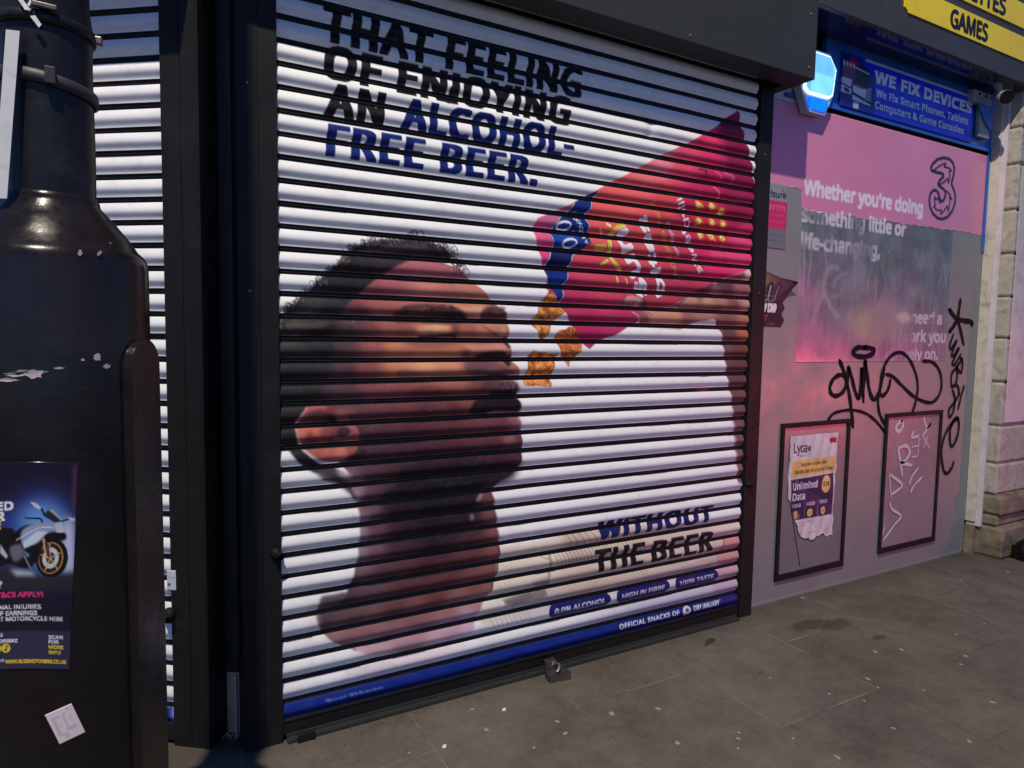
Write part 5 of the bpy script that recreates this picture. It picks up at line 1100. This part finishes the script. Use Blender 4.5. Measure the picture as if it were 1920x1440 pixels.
s.poly([(3.56, 2.845), (3.73, 2.835), (3.73, 2.92), (3.56, 2.925)], (214, 218, 226)); s.stroke([(3.56, 2.93), (3.66, 2.925)], .014, (170, 40, 60), smooth=False); s.stroke([(3.56, 2.88), (3.74, 2.85)], .016, (22, 22, 30), smooth=False); s.poly([(3.67, 2.86), (3.73, 2.86), (3.73, 2.94), (3.69, 2.93)], (130, 140, 160)); s.rect(3.57, 2.80, 3.62, 2.84, (150, 170, 200))
lt = (240, 240, 248)
for st, x0, x1, zb, cap, bo in (('WE FIX DEVICES', 3.755, 4.795, 2.975, .068, .075), ('We Fix Smart Phones, Tablets', 3.775, 4.760, 2.900, .042, .05), ('Computers & Game Consoles', 3.772, 4.715, 2.832, .042, .05)):
    sf = [(zb+cap*.05, cap*.06, cap*.09), (zb+cap*.95, cap*.06, cap*.09)]
    if cap < .05: sf.append((zb+cap*.72, cap*.05, cap*.05))
    s.text(st, x0, x1, zb, cap, lt, bo, space=1.08, serif=sf)
o = wall_sheet('shop_sign', s, WY-0.020, 0.004, M['paper'], 'deep blue repair shop sign in white serif letters under the soffit', 'sign', thick=0.0125)

# ---- alarm bell box, lit
ab = thing('alarm_box', 'glowing pale blue six-sided alarm box with a blue strobe under it', 'alarm box', (3.26, WY, 2.75))
AY = 0.0
cx, cz = 3.235, 2.915
out = [(-0.105, 0.10), (0.06, 0.10), (0.118, 0.035), (0.094, -0.098), (0.04, -0.20), (-0.085, -0.20), (-0.140, -0.098), (-0.163, 0.035)]
mb = MB(); mb.prism([(cx+x*1.12, AY+0.004, cz+z*1.08) for x, z in out], (0, 0.044, 0)); mb.build('casing', M['bell'], ab, bevel=0.006)
face = [(-0.105, 0.092), (0.056, 0.092), (0.108, 0.032), (0.090, -0.108), (0.062, -0.126), (-0.108, -0.126), (-0.136, -0.108), (-0.154, 0.032)]
mb = MB(); mb.prism([(cx+x, AY-0.006, cz+z) for x, z in face], (0, 0.0098, 0)); rim = mb.build('lit_rim', M['led_rim'], ab)
mb = MB(); mb.prism([(cx+x*.93-0.001, AY-0.010, cz+z*.93) for x, z in face], (0, 0.0038, 0)); mb.build('lit_face', M['led'], rim)
mb = MB(); mb.prism([(cx+x, AY-0.004, cz+z) for x, z in ((-0.095, -0.140), (0.050, -0.140), (0.062, -0.158), (0.030, -0.200), (-0.076, -0.200), (-0.108, -0.158))], (0, 0.0078, 0)); mb.build('strobe_lens', M['strobe'], ab, bevel=0.003)

# ---- overhanging fascia with yellow strips
FY, SZ = -0.168, 3.139
fs = thing('shop_fascia', 'dark overhanging fascia with a glossy navy soffit above the boarded shop', 'fascia', (4.4, FY, SZ))
mb = MB(); mb.box(2.965, 7.0, FY, FY+0.03, SZ, 4.2); mb.build('fascia_board', M['fascia'], fs, bevel=0.002)
mb = MB(); mb.box(2.965, 7.0, FY+0.0305, WY+0.05, SZ+0.003, SZ+0.03); mb.build('soffit', M['soffit'], fs)
ys = thing('shop_sign', 'yellow strip signs with black capitals fixed to the dark fascia', 'sign', (4.3, FY-0.006, 3.26))
def notched(x0, x1, z0, z1, c):
    return [(x0+c, z0), (x1, z0), (x1, z1), (x0+c, z1), (x0+c*.7, z1-c*.35), (x0, z1-c*.7), (x0, z0+c*.7), (x0+c*.7, z0+c*.35)]
for z0, z1, nm, st, xa, xb, zb in ((3.264, 3.409, 'yellow_strip', 'GAMES', 4.098, 4.492, 3.287), (3.459, 3.604, 'yellow_strip', 'CIGARETTES', 3.880, 4.674, 3.482)):
    mb = MB(); mb.prism([(x, FY-0.0075, z) for x, z in notched(3.655, 6.4, z0, z1, 0.035)], (0, 0.007, 0)); sp_ = mb.build(nm, M['yellow'], ys)
    T = text_tris(st, xa, xb, zb, 0.094, 0.0, 0.0, 1.0)
    mb = MB(); d = 0.0075
    for (dx, dz, k) in ((0, 0, 0), (d, 0, 1), (-d, 0, 2), (0, d*.8, 3), (0, -d*.8, 4), (d*.5, 0, 5), (-d*.5, 0, 6)):
        for t in T: mb.add([(p[0]+dx, FY-0.0090-0.0001*k, p[1]+dz) for p in t], [(0, 1, 2)])
    mb.build('lettering', M['sign_ink'], sp_)

# ---- cctv camera on its bracket, blue flag and grey box at the end of the sign
cc = thing('security_camera', 'small black-lensed security camera hanging under the end of the soffit', 'security camera', tuple(at_y(1880, 160, -0.10)))
c = at_y(1882, 182, -0.13); dirv = np.array([-0.55, -0.75, -0.30]); dirv /= np.linalg.norm(dirv)
mb = MB(); mb.tube([c-dirv*0.10, c-dirv*0.02, c+dirv*0.035], [0.030, 0.040, 0.042], 20); mb.build('housing', M['box_grey'], cc)
mb = MB(); mb.tube([c+dirv*0.0355, c+dirv*0.045], [0.041, 0.039], 20); mb.build('lens', M['lens'], cc)
mb = MB(); mb.tube([c-dirv*0.05+np.array([0, 0, 0.03]), c-dirv*0.05+np.array([0, 0.02, SZ-c[2]])], [0.014, 0.03], 12); mb.build('mount', M['box_grey'], cc)
jb = thing('junction_box', 'pale grey junction box on the soffit beside the security camera', 'junction box', tuple(at_y(1840, 175, 0.0)))
q = at_y(1826, 188, 0.0); mb = MB(); mb.obox(q, (0.22, 0, 0), (0, 0.045, 0), (0, 0, 0.075)); mb.build('casing', M['box_grey'], jb, bevel=0.006)
for k in range(2): mb = MB(); mb.tube([q+np.array([0.06+0.08*k, -0.0005, 0.05]), q+np.array([0.06+0.08*k, -0.004, 0.05])], 0.010, 10); mb.build('screw_cap', M['frame'], jb)
mb = MB(); tri = [at_y(1834, 192, 0.01), at_y(1864, 190, 0.01), at_y(1859, 246, 0.01), at_y(1847, 228, 0.01)]; mb.prism(tri, (0, 0.008, 0))
tag(mb.build('blue_board', M['blue'], base=tuple(tri[2])), 'bright blue curved offcut of board below the grey junction box', 'board')
mb = MB(); x0 = at_y(1832, 200, 0.03); mb.obox(np.array([4.86, 0.022, 2.84]), (0.135, 0, 0), (0, 0.025, 0), (0, 0, 0.22)); tag(mb.build('grey_sheet', M['box_grey'], base=(4.9, 0.03, 2.85), bevel=0.004), 'dull grey sheet hanging between the blue sign and the timber post', 'sheet')

# ---- timber door post and stone pilaster
tp = thing('timber_post', 'flaking cream and white timber post between the boards and the stone pilaster', 'timber post', (5.11, 0.02, 0))
mb = MB(); mb.box(5.0885, 5.104, -0.004, 0.06, 0.23, 3.136); mb.build('front_strip', M['cream'], tp, bevel=0.003)
mb = MB(); mb.box(5.1045, 5.128, -0.036, 0.06, 0.20, 3.136); mb.build('side_board', M['mauve_paint'], tp, bevel=0.003)
mb = MB(); mb.box(5.0885, 5.126, 0.0, 0.058, 0.0, 0.1995); mb.build('post_foot', M['stone_dirty'], tp)
sp = thing('stone_pilaster', 'weathered cream stone pilaster of rounded blocks on a soiled moulded plinth', 'pilaster', (5.4, 0, 0))
def course(z0, z1, mat, name, y=-0.105, x=5.129, joint=0.010):
    r = 0.012; mb = MB(); zz = [z0, z0+r*.5, z0+r*1.3, z1-r*1.3-joint, z1-r*.5-joint, z1-joint, z1]
    ins = [0.016, 0.005, 0.0, 0.0, 0.005, 0.016, 0.020]; ch = 0.045
    R = []
    for z, i in zip(zz, ins):
        R.append([(x+i, 0.06, z), (x+i, y+ch*0.2, z), (x+ch*0.35+i*.5, y+i, z), (x+0.62, y+i, z), (x+0.62, 0.06, z)])
    V = [p for ring in R for p in ring]; F = [(a*5+k, a*5+k+1, (a+1)*5+k+1, (a+1)*5+k) for a in range(len(R)-1) for k in range(4)]
    mb.add(V, F); mb.add(R[-1], [(0, 1, 2, 3, 4)]); mb.add(R[0], [(4, 3, 2, 1, 0)])
    mb.build(name, mat, sp)
zs = [0.44, 0.66, 0.92, 1.22, 1.52, 1.80, 2.09, 2.38, 2.68, 2.92, 3.20, 3.6]
for k, (a, b) in enumerate(zip(zs[:-1], zs[1:])): course(a, b, M['stone'] if k != 1 else M['stone'], 'stone_block')
course(0.30, 0.44, M['stone_dirty'], 'base_moulding', y=-0.150, x=5.129); course(0.22, 0.30, M['stone_dirty'], 'base_moulding', y=-0.125); course(0.0, 0.22, M['stone_dirty'], 'plinth', y=-0.165)
mb = MB(); mb.box(5.172, 5.745, -0.1092, -0.1058, 0.94, 2.66); mb.build('pale_lit_panel', M['stone_lit'], sp)  # pale slab painting in the lit part of the front, down to the light's edge

# ---- black bag at the right edge
mb = MB(); cc_ = at_z(1932, 1052, 0.0); n_ = 14; V = []
for i in range(9):
    t = i/8; z = 0.17*t; rr = 0.10*math.sin(math.pi*(0.18+0.80*t))+0.006
    for k in range(n_): a = 2*math.pi*k/n_; w_ = 1+0.16*math.sin(3*a+i)+0.10*math.sin(5*a-2*i); V.append((cc_[0]+rr*w_*math.cos(a), cc_[1]+rr*w_*math.sin(a), z))
mb.add(V, [(i*n_+k, i*n_+(k+1) % n_, (i+1)*n_+(k+1) % n_, (i+1)*n_+k) for i in range(8) for k in range(n_)], True); mb.add(V[-n_:], [tuple(range(n_))])
tag(mb.build('bin_bag', M['bag'], base=(cc_[0], cc_[1], 0)), 'black bin liner slumped against the stone plinth', 'bag')

# ------------------------------------------------------------------ lamp column in the foreground
DC = 1.28
_a = ray(104, 600); LD = np.array([_a[0], _a[1], 0.0]); LD /= np.linalg.norm(LD)
CX, CY = CAM[0]+1.55*LD[0], CAM[1]+1.55*LD[1]
HT = -LD; HR = np.array([LD[1], -LD[0], 0.0])               # towards the viewer, to the right
def col_hit(px, py, R):
    v = ray(px, py); ox, oy = CAM[0]-CX, CAM[1]-CY
    a = v[0]**2+v[1]**2; b = ox*v[0]+oy*v[1]; c = ox*ox+oy*oy-R*R; d = b*b-a*c
    t = (-b-math.sqrt(max(d, 0.0)))/a; return CAM+v*t
def col_ang(p): q = np.array([p[0]-CX, p[1]-CY, 0]); return math.atan2(q@HR, q@HT)
RB, RS = 0.1586, 0.0727
def zs_at(py): return col_hit(104, py, RS)[2]
z_sh, z_c0, z_c1 = col_hit(104, 462, RB)[2], col_hit(104, 440, 0.138)[2], col_hit(104, 372, 0.082)[2]
col = thing('lamp_column', 'black painted street lamp column with a fat chipped base and strapped shaft', 'lamp post', (CX, CY, 0))
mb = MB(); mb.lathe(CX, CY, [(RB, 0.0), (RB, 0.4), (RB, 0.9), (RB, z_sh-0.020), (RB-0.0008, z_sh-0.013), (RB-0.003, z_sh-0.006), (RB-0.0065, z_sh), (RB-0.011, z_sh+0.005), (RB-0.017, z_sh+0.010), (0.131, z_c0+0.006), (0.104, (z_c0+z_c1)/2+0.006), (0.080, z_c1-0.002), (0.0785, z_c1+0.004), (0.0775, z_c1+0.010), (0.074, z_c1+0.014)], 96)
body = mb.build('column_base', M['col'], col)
mb = MB(); mb.lathe(CX, CY, [(RS, z_c1+0.010), (RS+0.001, z_c1+0.10), (RS, z_c1+0.25), (RS+0.002, z_c1+0.33), (RS-0.002, z_c1+0.36), (RS-0.004, 3.0), (0.052, 7.3)], 64); mb.build('shaft', M['wrap'], col)
def on_col(theta, z, r): return np.array([CX, CY, 0])+r*(math.sin(theta)*HR+math.cos(theta)*HT)+np.array([0, 0, z])
def ring(z0, z1, r, name, mat, tilt=0.0):
    mb = MB(); n = 64; V = []
    for (rr, zz) in ((r-0.004, z0), (r, z0+0.001), (r+0.001, (z0+z1)/2), (r, z1-0.001), (r-0.004, z1)):
        for k in range(n):
            a = 2*math.pi*k/n; V.append(on_col(a, zz-tilt*math.sin(a), rr))
    F = [(i*n+k, i*n+(k+1) % n, (i+1)*n+(k+1) % n, (i+1)*n+k) for i in range(4) for k in range(n)]
    mb.add(V, [f[::-1] for f in F], True); return mb.build(name, mat, col)
zb1 = zs_at(38); r1 = ring(zb1-0.010, zb1+0.010, RS+0.007, 'clamp_band', M['wrap'])
zb2 = zs_at(152); r2 = ring(zb2-0.010, zb2+0.012, RS+0.008, 'cable_strap', M['strap'], tilt=0.010)
def chip_box(theta, z, r, w, h, d, name, mat, parent):
    c = on_col(theta, z, r); t = math.cos(theta)*HR-math.sin(theta)*HT; o = math.sin(theta)*HR+math.cos(theta)*HT
    mb = MB(); mb.obox(c-t*w/2-np.array([0, 0, h/2]), t*w, (0, 0, h), o*d); return mb.build(name, mat, parent, bevel=min(w, h, d)*0.2)
chip_box(0.05, zb2+0.004, RS+0.008, 0.016, 0.030, 0.010, 'strap_buckle', M['strap'], r2)
chip_box(0.0, zb1+0.016, RS+0.004, 0.036, 0.009, 0.010, 'clamp_screw', M['steel'], r1); chip_box(-1.45, zb1, RS+0.004, 0.014, 0.018, 0.018, 'clamp_bolt', M['frame'], r1); chip_box(1.40, zb1, RS+0.004, 0.014, 0.016, 0.014, 'clamp_bolt', M['steel'], r1)
# white plate strapped to the side
def ld_at(px, py, hd): v = ray(px, py); return CAM+v*(hd/math.hypot(v[0], v[1]))
A_ = [ld_at(11, 55, 1.475), ld_at(37, 58, 1.468), ld_at(13, 372, 1.468), ld_at(-12, 372, 1.475)]
mb = MB(); mb.prism(A_, LD*0.004); mb.build('side_plate', M['plate'], col, bevel=0.001)
# torn tape
mb = MB(); tp_ = [(-0.62, 36, -4), (-0.50, 47, -4), (-0.15, 57, 19), (-0.30, 45, 19)]
def tape(P, name='torn_tape'):
    mb = MB(); V = []
    for (px, py) in P:
        V.append(col_hit(px, py, RS+0.0125))
    n = len(V); o_ = np.array([0, 0, 0.0])+HT*0.0008
    mb.prism(V, o_); return mb.build(name, M['tape'], col)
tape([(32, -3), (41, -3), (57, 18), (47, 19)]); tape([(57, -3), (59, 4), (55, 12), (51, 9)]); tape([(56, 30), (66, 29), (78, 46), (73, 52), (69, 47)])
# access door: arched plate standing proud on the right flank
al = math.radians(58); dn = math.sin(al)*HR+math.cos(al)*HT; dt = math.cos(al)*HR-math.sin(al)*HT
zd1 = ld_at(268, 636, 1.55-0.09)[2]; hw = 0.052
arch = [(-hw, 0.02), (-hw, zd1-hw)]+[(-hw*math.cos(a), zd1-hw+hw*math.sin(a)) for a in np.linspace(0, math.pi, 25)[1:-1]]+[(hw, zd1-hw), (hw, 0.02)]
base_p = np.array([CX, CY, 0])
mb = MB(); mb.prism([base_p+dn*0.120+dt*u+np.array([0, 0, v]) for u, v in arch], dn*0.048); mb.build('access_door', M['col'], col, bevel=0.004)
# scuffs and chips
def scuff(px, py, rx, ry, seed, r=None, ang=0.0):
    g = np.random.default_rng(seed); V = []; n = 18
    for k in range(n):
        a = 2*math.pi*k/n; q = g.uniform(0.55, 1.1); x = rx*q*math.cos(a); y = ry*q*math.sin(a); x, y = x*math.cos(ang)-y*math.sin(ang), x*math.sin(ang)+y*math.cos(ang)
        V.append(col_hit(px+x, py+y, RB+0.0008))
    mb = MB(); c = sum(V)/n; mb.add([c]+V, [(0, 1+k, 1+(k+1) % n) for k in range(n)]); return mb.build('paint_scuff', M['scuff'], body)
for args in ((46, 699, 46, 7, 1, None, -0.10), (62, 702, 22, 9, 2), (182, 670, 9, 8, 3), (200, 687, 7, 5, 4), (155, 675, 4, 3, 5), (150, 474, 6, 6, 6), (186, 475, 6, 4, 7, None, -0.7), (8, 712, 30, 4, 8), (110, 690, 12, 2, 9), (207, 456, 2, 2, 10)): scuff(*args)

# poster on the column
def bike_poster():
    s = Sheet(-140, -1270, 152, -850, 0.6, (26, 22, 42))       # drawn in the poster's own units, then wrapped
    Y = lambda pts: [(x, -y) for x, y in pts]
    zo = lambda pts: [(x/3.347, -(850+y/3.347)) for x, y in pts]
    s.poly(zo([(-400, 0), (520, 0), (520, 900), (-400, 900)]), (24, 22, 44))
    s.poly(zo([(60, 330), (250, 210), (430, 300), (470, 560), (420, 760), (60, 760), (-300, 640), (-300, 420)]), (52, 66, 150), feather=40, alpha=0.9, smooth=True)
    s.poly(zo([(120, 400), (260, 300), (400, 350), (450, 520), (440, 740), (200, 700)]), (110, 170, 230), feather=26, alpha=0.85, smooth=True)
    s.poly(zo([(400, 430), (460, 420), (470, 700), (430, 760), (400, 700)]), (236, 226, 240), feather=14, alpha=0.9, smooth=True)
    s.poly(zo([(-400, 700), (100, 720), (250, 780), (480, 740), (480, 860), (-400, 860)]), (44, 40, 52), feather=8)
    s.poly(zo([(60, 720), (200, 740), (230, 770), (100, 770)]), (206, 210, 220), feather=6, alpha=0.85)
    blk, slv = (16, 14, 20), (196, 200, 212)
    for cxw, cyw in ((325, 655), (-130, 690)):
        s.ell(cxw/3.347, -(850+cyw/3.347), 30, 37, blk, rot=-0.25); s.ell((cxw-6)/3.347, -(850+cyw/3.347), 23, 30, (196, 140, 70), rot=-0.25); s.ell((cxw-8)/3.347, -(850+cyw/3.347), 21, 28, (40, 34, 40), rot=-0.25); s.ell((cxw-8)/3.347, -(850+cyw/3.347), 15, 20, (214, 206, 204), rot=-0.25); s.ell((cxw-8)/3.347, -(850+cyw/3.347), 8, 11, (60, 54, 60), rot=-0.25)
        for k in range(5): a = k*1.256+.4; s.stroke([((cxw-8)/3.347, -(850+cyw/3.347)), ((cxw-8)/3.347+20*math.cos(a), -(850+cyw/3.347)+27*math.sin(a))], 2.2, (210, 170, 110), smooth=False)
    s.poly(zo([(-200, 520), (0, 480), (80, 500), (170, 450), (330, 470), (410, 500), (400, 540), (280, 560), (250, 640), (180, 720), (60, 690), (0, 700), (-150, 640)]), blk, feather=2, smooth=True)
    s.poly(zo([(150, 470), (270, 430), (350, 440), (380, 480), (300, 500), (240, 560), (160, 580), (130, 540)]), (150, 160, 186), feather=3, smooth=True)
    s.poly(zo([(140, 560), (230, 490), (300, 490), (230, 560), (150, 600)]), (206, 220, 236), feather=2)
    s.poly(zo([(270, 390), (310, 345), (350, 370), (385, 425), (340, 430)]), (40, 40, 52), feather=1); s.poly(zo([(300, 350), (330, 350), (380, 400), (388, 420)]), (170, 176, 190), feather=1)
    s.poly(zo([(340, 440), (385, 425), (410, 490), (380, 500), (350, 490)]), slv, feather=2)
    s.poly(zo([(280, 510), (410, 490), (405, 530), (310, 545)]), (14, 12, 18)); s.stroke(zo([(275, 540), (282, 600), (300, 650)]), 5, (214, 156, 84)); s.stroke(zo([(290, 560), (305, 640)]), 6, (60, 60, 74))
    s.stroke(zo([(200, 320), (235, 330), (262, 350), (275, 380)]), 3.5, blk); s.poly(zo([(192, 308), (225, 312), (258, 340), (245, 350), (215, 335)]), slv, smooth=True); s.stroke(zo([(390, 420), (430, 405)]), 3, blk); s.poly(zo([(428, 395), (472, 400), (470, 416), (440, 418)]), slv)
    s.stroke(zo([(160, 405), (250, 410), (265, 430)]), 3, blk); s.poly(zo([(-60, 470), (60, 465), (90, 500), (0, 520)]), (20, 18, 26), feather=2, smooth=True)
    s.poly(zo([(60, 590), (130, 570), (150, 640), (90, 680)]), (110, 106, 120), feather=4, smooth=True); s.poly(zo([(0, 560), (50, 640), (40, 660), (0, 620)]), slv, feather=2); s.poly(zo([(140, 600), (190, 640), (170, 655)]), (90, 150, 190), feather=2); s.stroke(zo([(150, 640), (190, 720)]), 3, (130, 130, 150))
    s.stroke(zo([(100, 545), (240, 470), (330, 460)]), 1.4, (240, 244, 250))
    w = (236, 230, 240); yl = (244, 208, 60)
    for st, x1, y, c in (('INJURED', 25, 956, w), ('RIDER', 9, 975, w), ('HERE', 2, 991, yl)): s.text(st, x1-len(st)*14.5, x1, -y, 17, c, .07)
    s.text('FAULT?', -62, 4, -1101, 13, w, .05); s.text('PAID (T&CS APPLY)', -46, 81, -1119, 9.5, (238, 56, 116), .06)
    for st, x1, y in (('PERSONAL INJURIES', 77, 1142), ('LOSS OF EARNINGS', 70, 1153), ('EQUIVALENT MOTORCYCLE HIRE', 118, 1164)): s.text(st, x1-len(st)*7.0, x1, -y, 8.6, w, .05)
    s.poly(Y([(-140, 1182), (136, 1182), (130, 1258), (-140, 1258)]), (52, 48, 74), feather=2)
    s.text('SOCIALS', -24, 5, -1192, 6, w, .05); s.text('MOTORBIKE', -26, 33, -1204, 7, w, .06); s.ell(11, -1214, 8.5, 8.5, yl); s.stroke([(12, -1218), (12, -1209), (16, -1211)], 1.8, (30, 26, 40), smooth=False); s.ell(10.5, -1218, 2.4, 2.0, (30, 26, 40)); s.ell(-6, -1214, 8.5, 8.5, yl)
    for st, y, c, x1 in (('SCAN', 1197, w, 118), ('FOR', 1206.5, w, 110), ('MORE', 1216, yl, 119), ('INFO', 1225.5, yl, 114)): s.text(st, 91, x1, -y, 7, c, .06)
    s.text('OR', -6, 8, -1240, 6, w, .04); s.text('WWW.BUZZMOTORBIKE.CO.UK', 10, 124, -1243, 7, yl, .05)
    s.poly(zo([(455, 70), (490, 60), (478, 360), (450, 330)]), (92, 50, 84), feather=5, alpha=0.8)
    return s
bp = bike_poster(); vv = np.linspace(866, 1254, 230); G = np.zeros((230, 150, 3)); UU = np.zeros((230, 150)); VV = np.zeros((230, 150))
for i, v in enumerate(vv):
    for j, t in enumerate(np.linspace(-84, 147-17*(v-866)/388, 150)):
        G[i, j] = col_hit(t, v+4*math.sin((t-60)*0.012)**2, RB+0.0012); UU[i, j] = t; VV[i, j] = v
o = grid_mesh('column_poster', G, albedo(bp.sample(UU, -VV)), M['paper'], base=tuple(G[-1, 75]), thick=HT*-0.0006)
tag(o, 'dark motorcycle claims poster with a sports bike wrapped round the lamp column', 'poster')
# small sticker below it
st = Sheet(0, 0, 1, 1, 0.02, (232, 214, 214))
for P in ([(.12, .78), (.42, .78)], [(.16, .72), (.16, .22), (.36, .22), (.36, .14)], [(.22, .72), (.22, .30)], [(.62, .80), (.55, .74), (.55, .44)], [(.82, .66), (.72, .58)], [(.5, .36), (.82, .34)], [(.5, .30), (.78, .28)], [(.3, .5), (.36, .5)], [(.44, .24), (.46, .12), (.30, .08)]): st.stroke(P, .03, (170, 150, 158), .02, .8, smooth=False)
st.ell(.78, .90, .05, .03, (170, 158, 166), feather=.02)
q0, q1, q2, q3 = [np.array(p, float) for p in ((84, 1341), (134, 1319), (160, 1373), (112, 1396))]
us = np.linspace(0, 1, 40); G = np.zeros((40, 40, 3)); Cs = np.zeros((40, 40, 3))
for i, b in enumerate(us):
    for j, a in enumerate(us):
        px, py = (q0*(1-a)+q1*a)*(1-b)+(q3*(1-a)+q2*a)*b
        G[i, j] = col_hit(px, py, RB+0.0012)
A2, B2 = np.meshgrid(us, us); o = grid_mesh('column_sticker', G, albedo(st.sample(A2, 1-B2)), M['matt_paper'], base=tuple(G[20, 20]), thick=HT*-0.0006)
tag(o, 'small square white sticker stuck askew near the foot of the lamp column', 'sticker')

mb = MB(); gr = np.random.default_rng(17)                       # grit swept up against the shopfronts
for k in range(420):
    t = gr.random(); x = 0.45+t*4.6; y0 = -0.045 if x < 2.76 else 0.045; q = np.array([x, y0-abs(gr.normal(0, 0.035))-0.003, 0.0005]); r = gr.uniform(0.001, 0.0045); a_ = gr.uniform(0, 3.1)
    mb.obox(q, (r*math.cos(a_), r*math.sin(a_), 0), (-r*.7*math.sin(a_), r*.7*math.cos(a_), 0), (0, 0, r*0.5))
o = mb.build('grit', M['leaf'], base=(2.7, -0.04, 0)); o['kind'] = 'stuff'; tag(o, 'dark grit and crumbs swept along the foot of the shutter and boards', 'litter')
# ------------------------------------------------------------------ trodden gum and litter on the paving
gum_px = [(1386, 1374), (1384, 1404), (1270, 1393), (1384, 1385), (1443, 1271), (1487, 1385), (1555, 1301), (1620, 1314), (1646, 1289), (1675, 1366), (1732, 1294), (1802, 1246), (1810, 1230), (1861, 1317), (1817, 1390), (1802, 1089), (1890, 1073), (1627, 1273), (1147, 1338), (1234, 1329), (1001, 1402), (912, 1368), (886, 1330), (1045, 1353), (1060, 1375), (1505, 1121), (1690, 1218), (1641, 1222), (1845, 1170), (767, 1412), (1793, 1190), (1570, 1420)]
proto = None
for i, (px, py) in enumerate(gum_px):
    q = at_z(px, py, 0.0)
    if proto is None:
        g = np.random.default_rng(2); n = 14; V = [(0, 0, 0.0032)]
        for rr, z in ((0.6, 0.0028), (1.0, 0.0004)):
            for k in range(n): a = 2*math.pi*k/n; w_ = 0.012*rr*(1+0.16*math.sin(2*a+1)+0.10*math.sin(3*a)); V.append((w_*math.cos(a), w_*math.sin(a), z))
        mb = MB(); mb.add(V, [(0, 1+k, 1+(k+1) % n) for k in range(n)]+[(1+k, 1+n+k, 1+n+(k+1) % n, 1+(k+1) % n) for k in range(n)], True)
        proto = mb.build('gum_spot', M['gum']); tag(proto, 'small pale trodden spot of gum on the grey paving', 'gum spot', 'gum spots trodden into the paving'); o = proto
    else:
        o = proto.copy(); COL.objects.link(o)
    o.location = (q[0], q[1], 0.0005); o.rotation_euler = (0, 0, RNG.uniform(0, 6)); k = RNG.uniform(0.45, 1.1); o.scale = (k, k*RNG.uniform(0.7, 1.0), 1)
q = at_z(1329, 1205, 0.0); mb = MB()
mb.add([(q[0]-0.05, q[1]-0.02, 0.002), (q[0]-0.015, q[1]+0.004, 0.014), (q[0]+0.02, q[1]+0.012, 0.016), (q[0]+0.055, q[1]+0.006, 0.004), (q[0]+0.02, q[1]-0.008, 0.006), (q[0]-0.02, q[1]-0.018, 0.004)], [(0, 5, 1), (5, 4, 2, 1), (4, 3, 2)])
tag(mb.build('dead_leaf', M['leaf'], base=(q[0], q[1], 0)), 'curled dark leaf lying on the paving in front of the shutter', 'leaf')
for (px, py, lab) in ((944, 1331, 'white torn scrap of paper lying nearest the shutter middle'), (832+0, 1400, 'white torn scrap of paper on the paving at the bottom edge')):
    q = at_z(px, py, 0.0); mb = MB(); mb.add([(q[0]-.010, q[1]-.006, .001), (q[0]+.004, q[1]-.010, .001), (q[0]+.011, q[1]+.002, .006), (q[0]+.001, q[1]+.009, .002), (q[0], q[1], .005)], [(0, 1, 4), (1, 2, 4), (2, 3, 4), (3, 0, 4)])
    tag(mb.build('paper_scrap', M['tape'], base=(q[0], q[1], 0)), lab, 'litter')
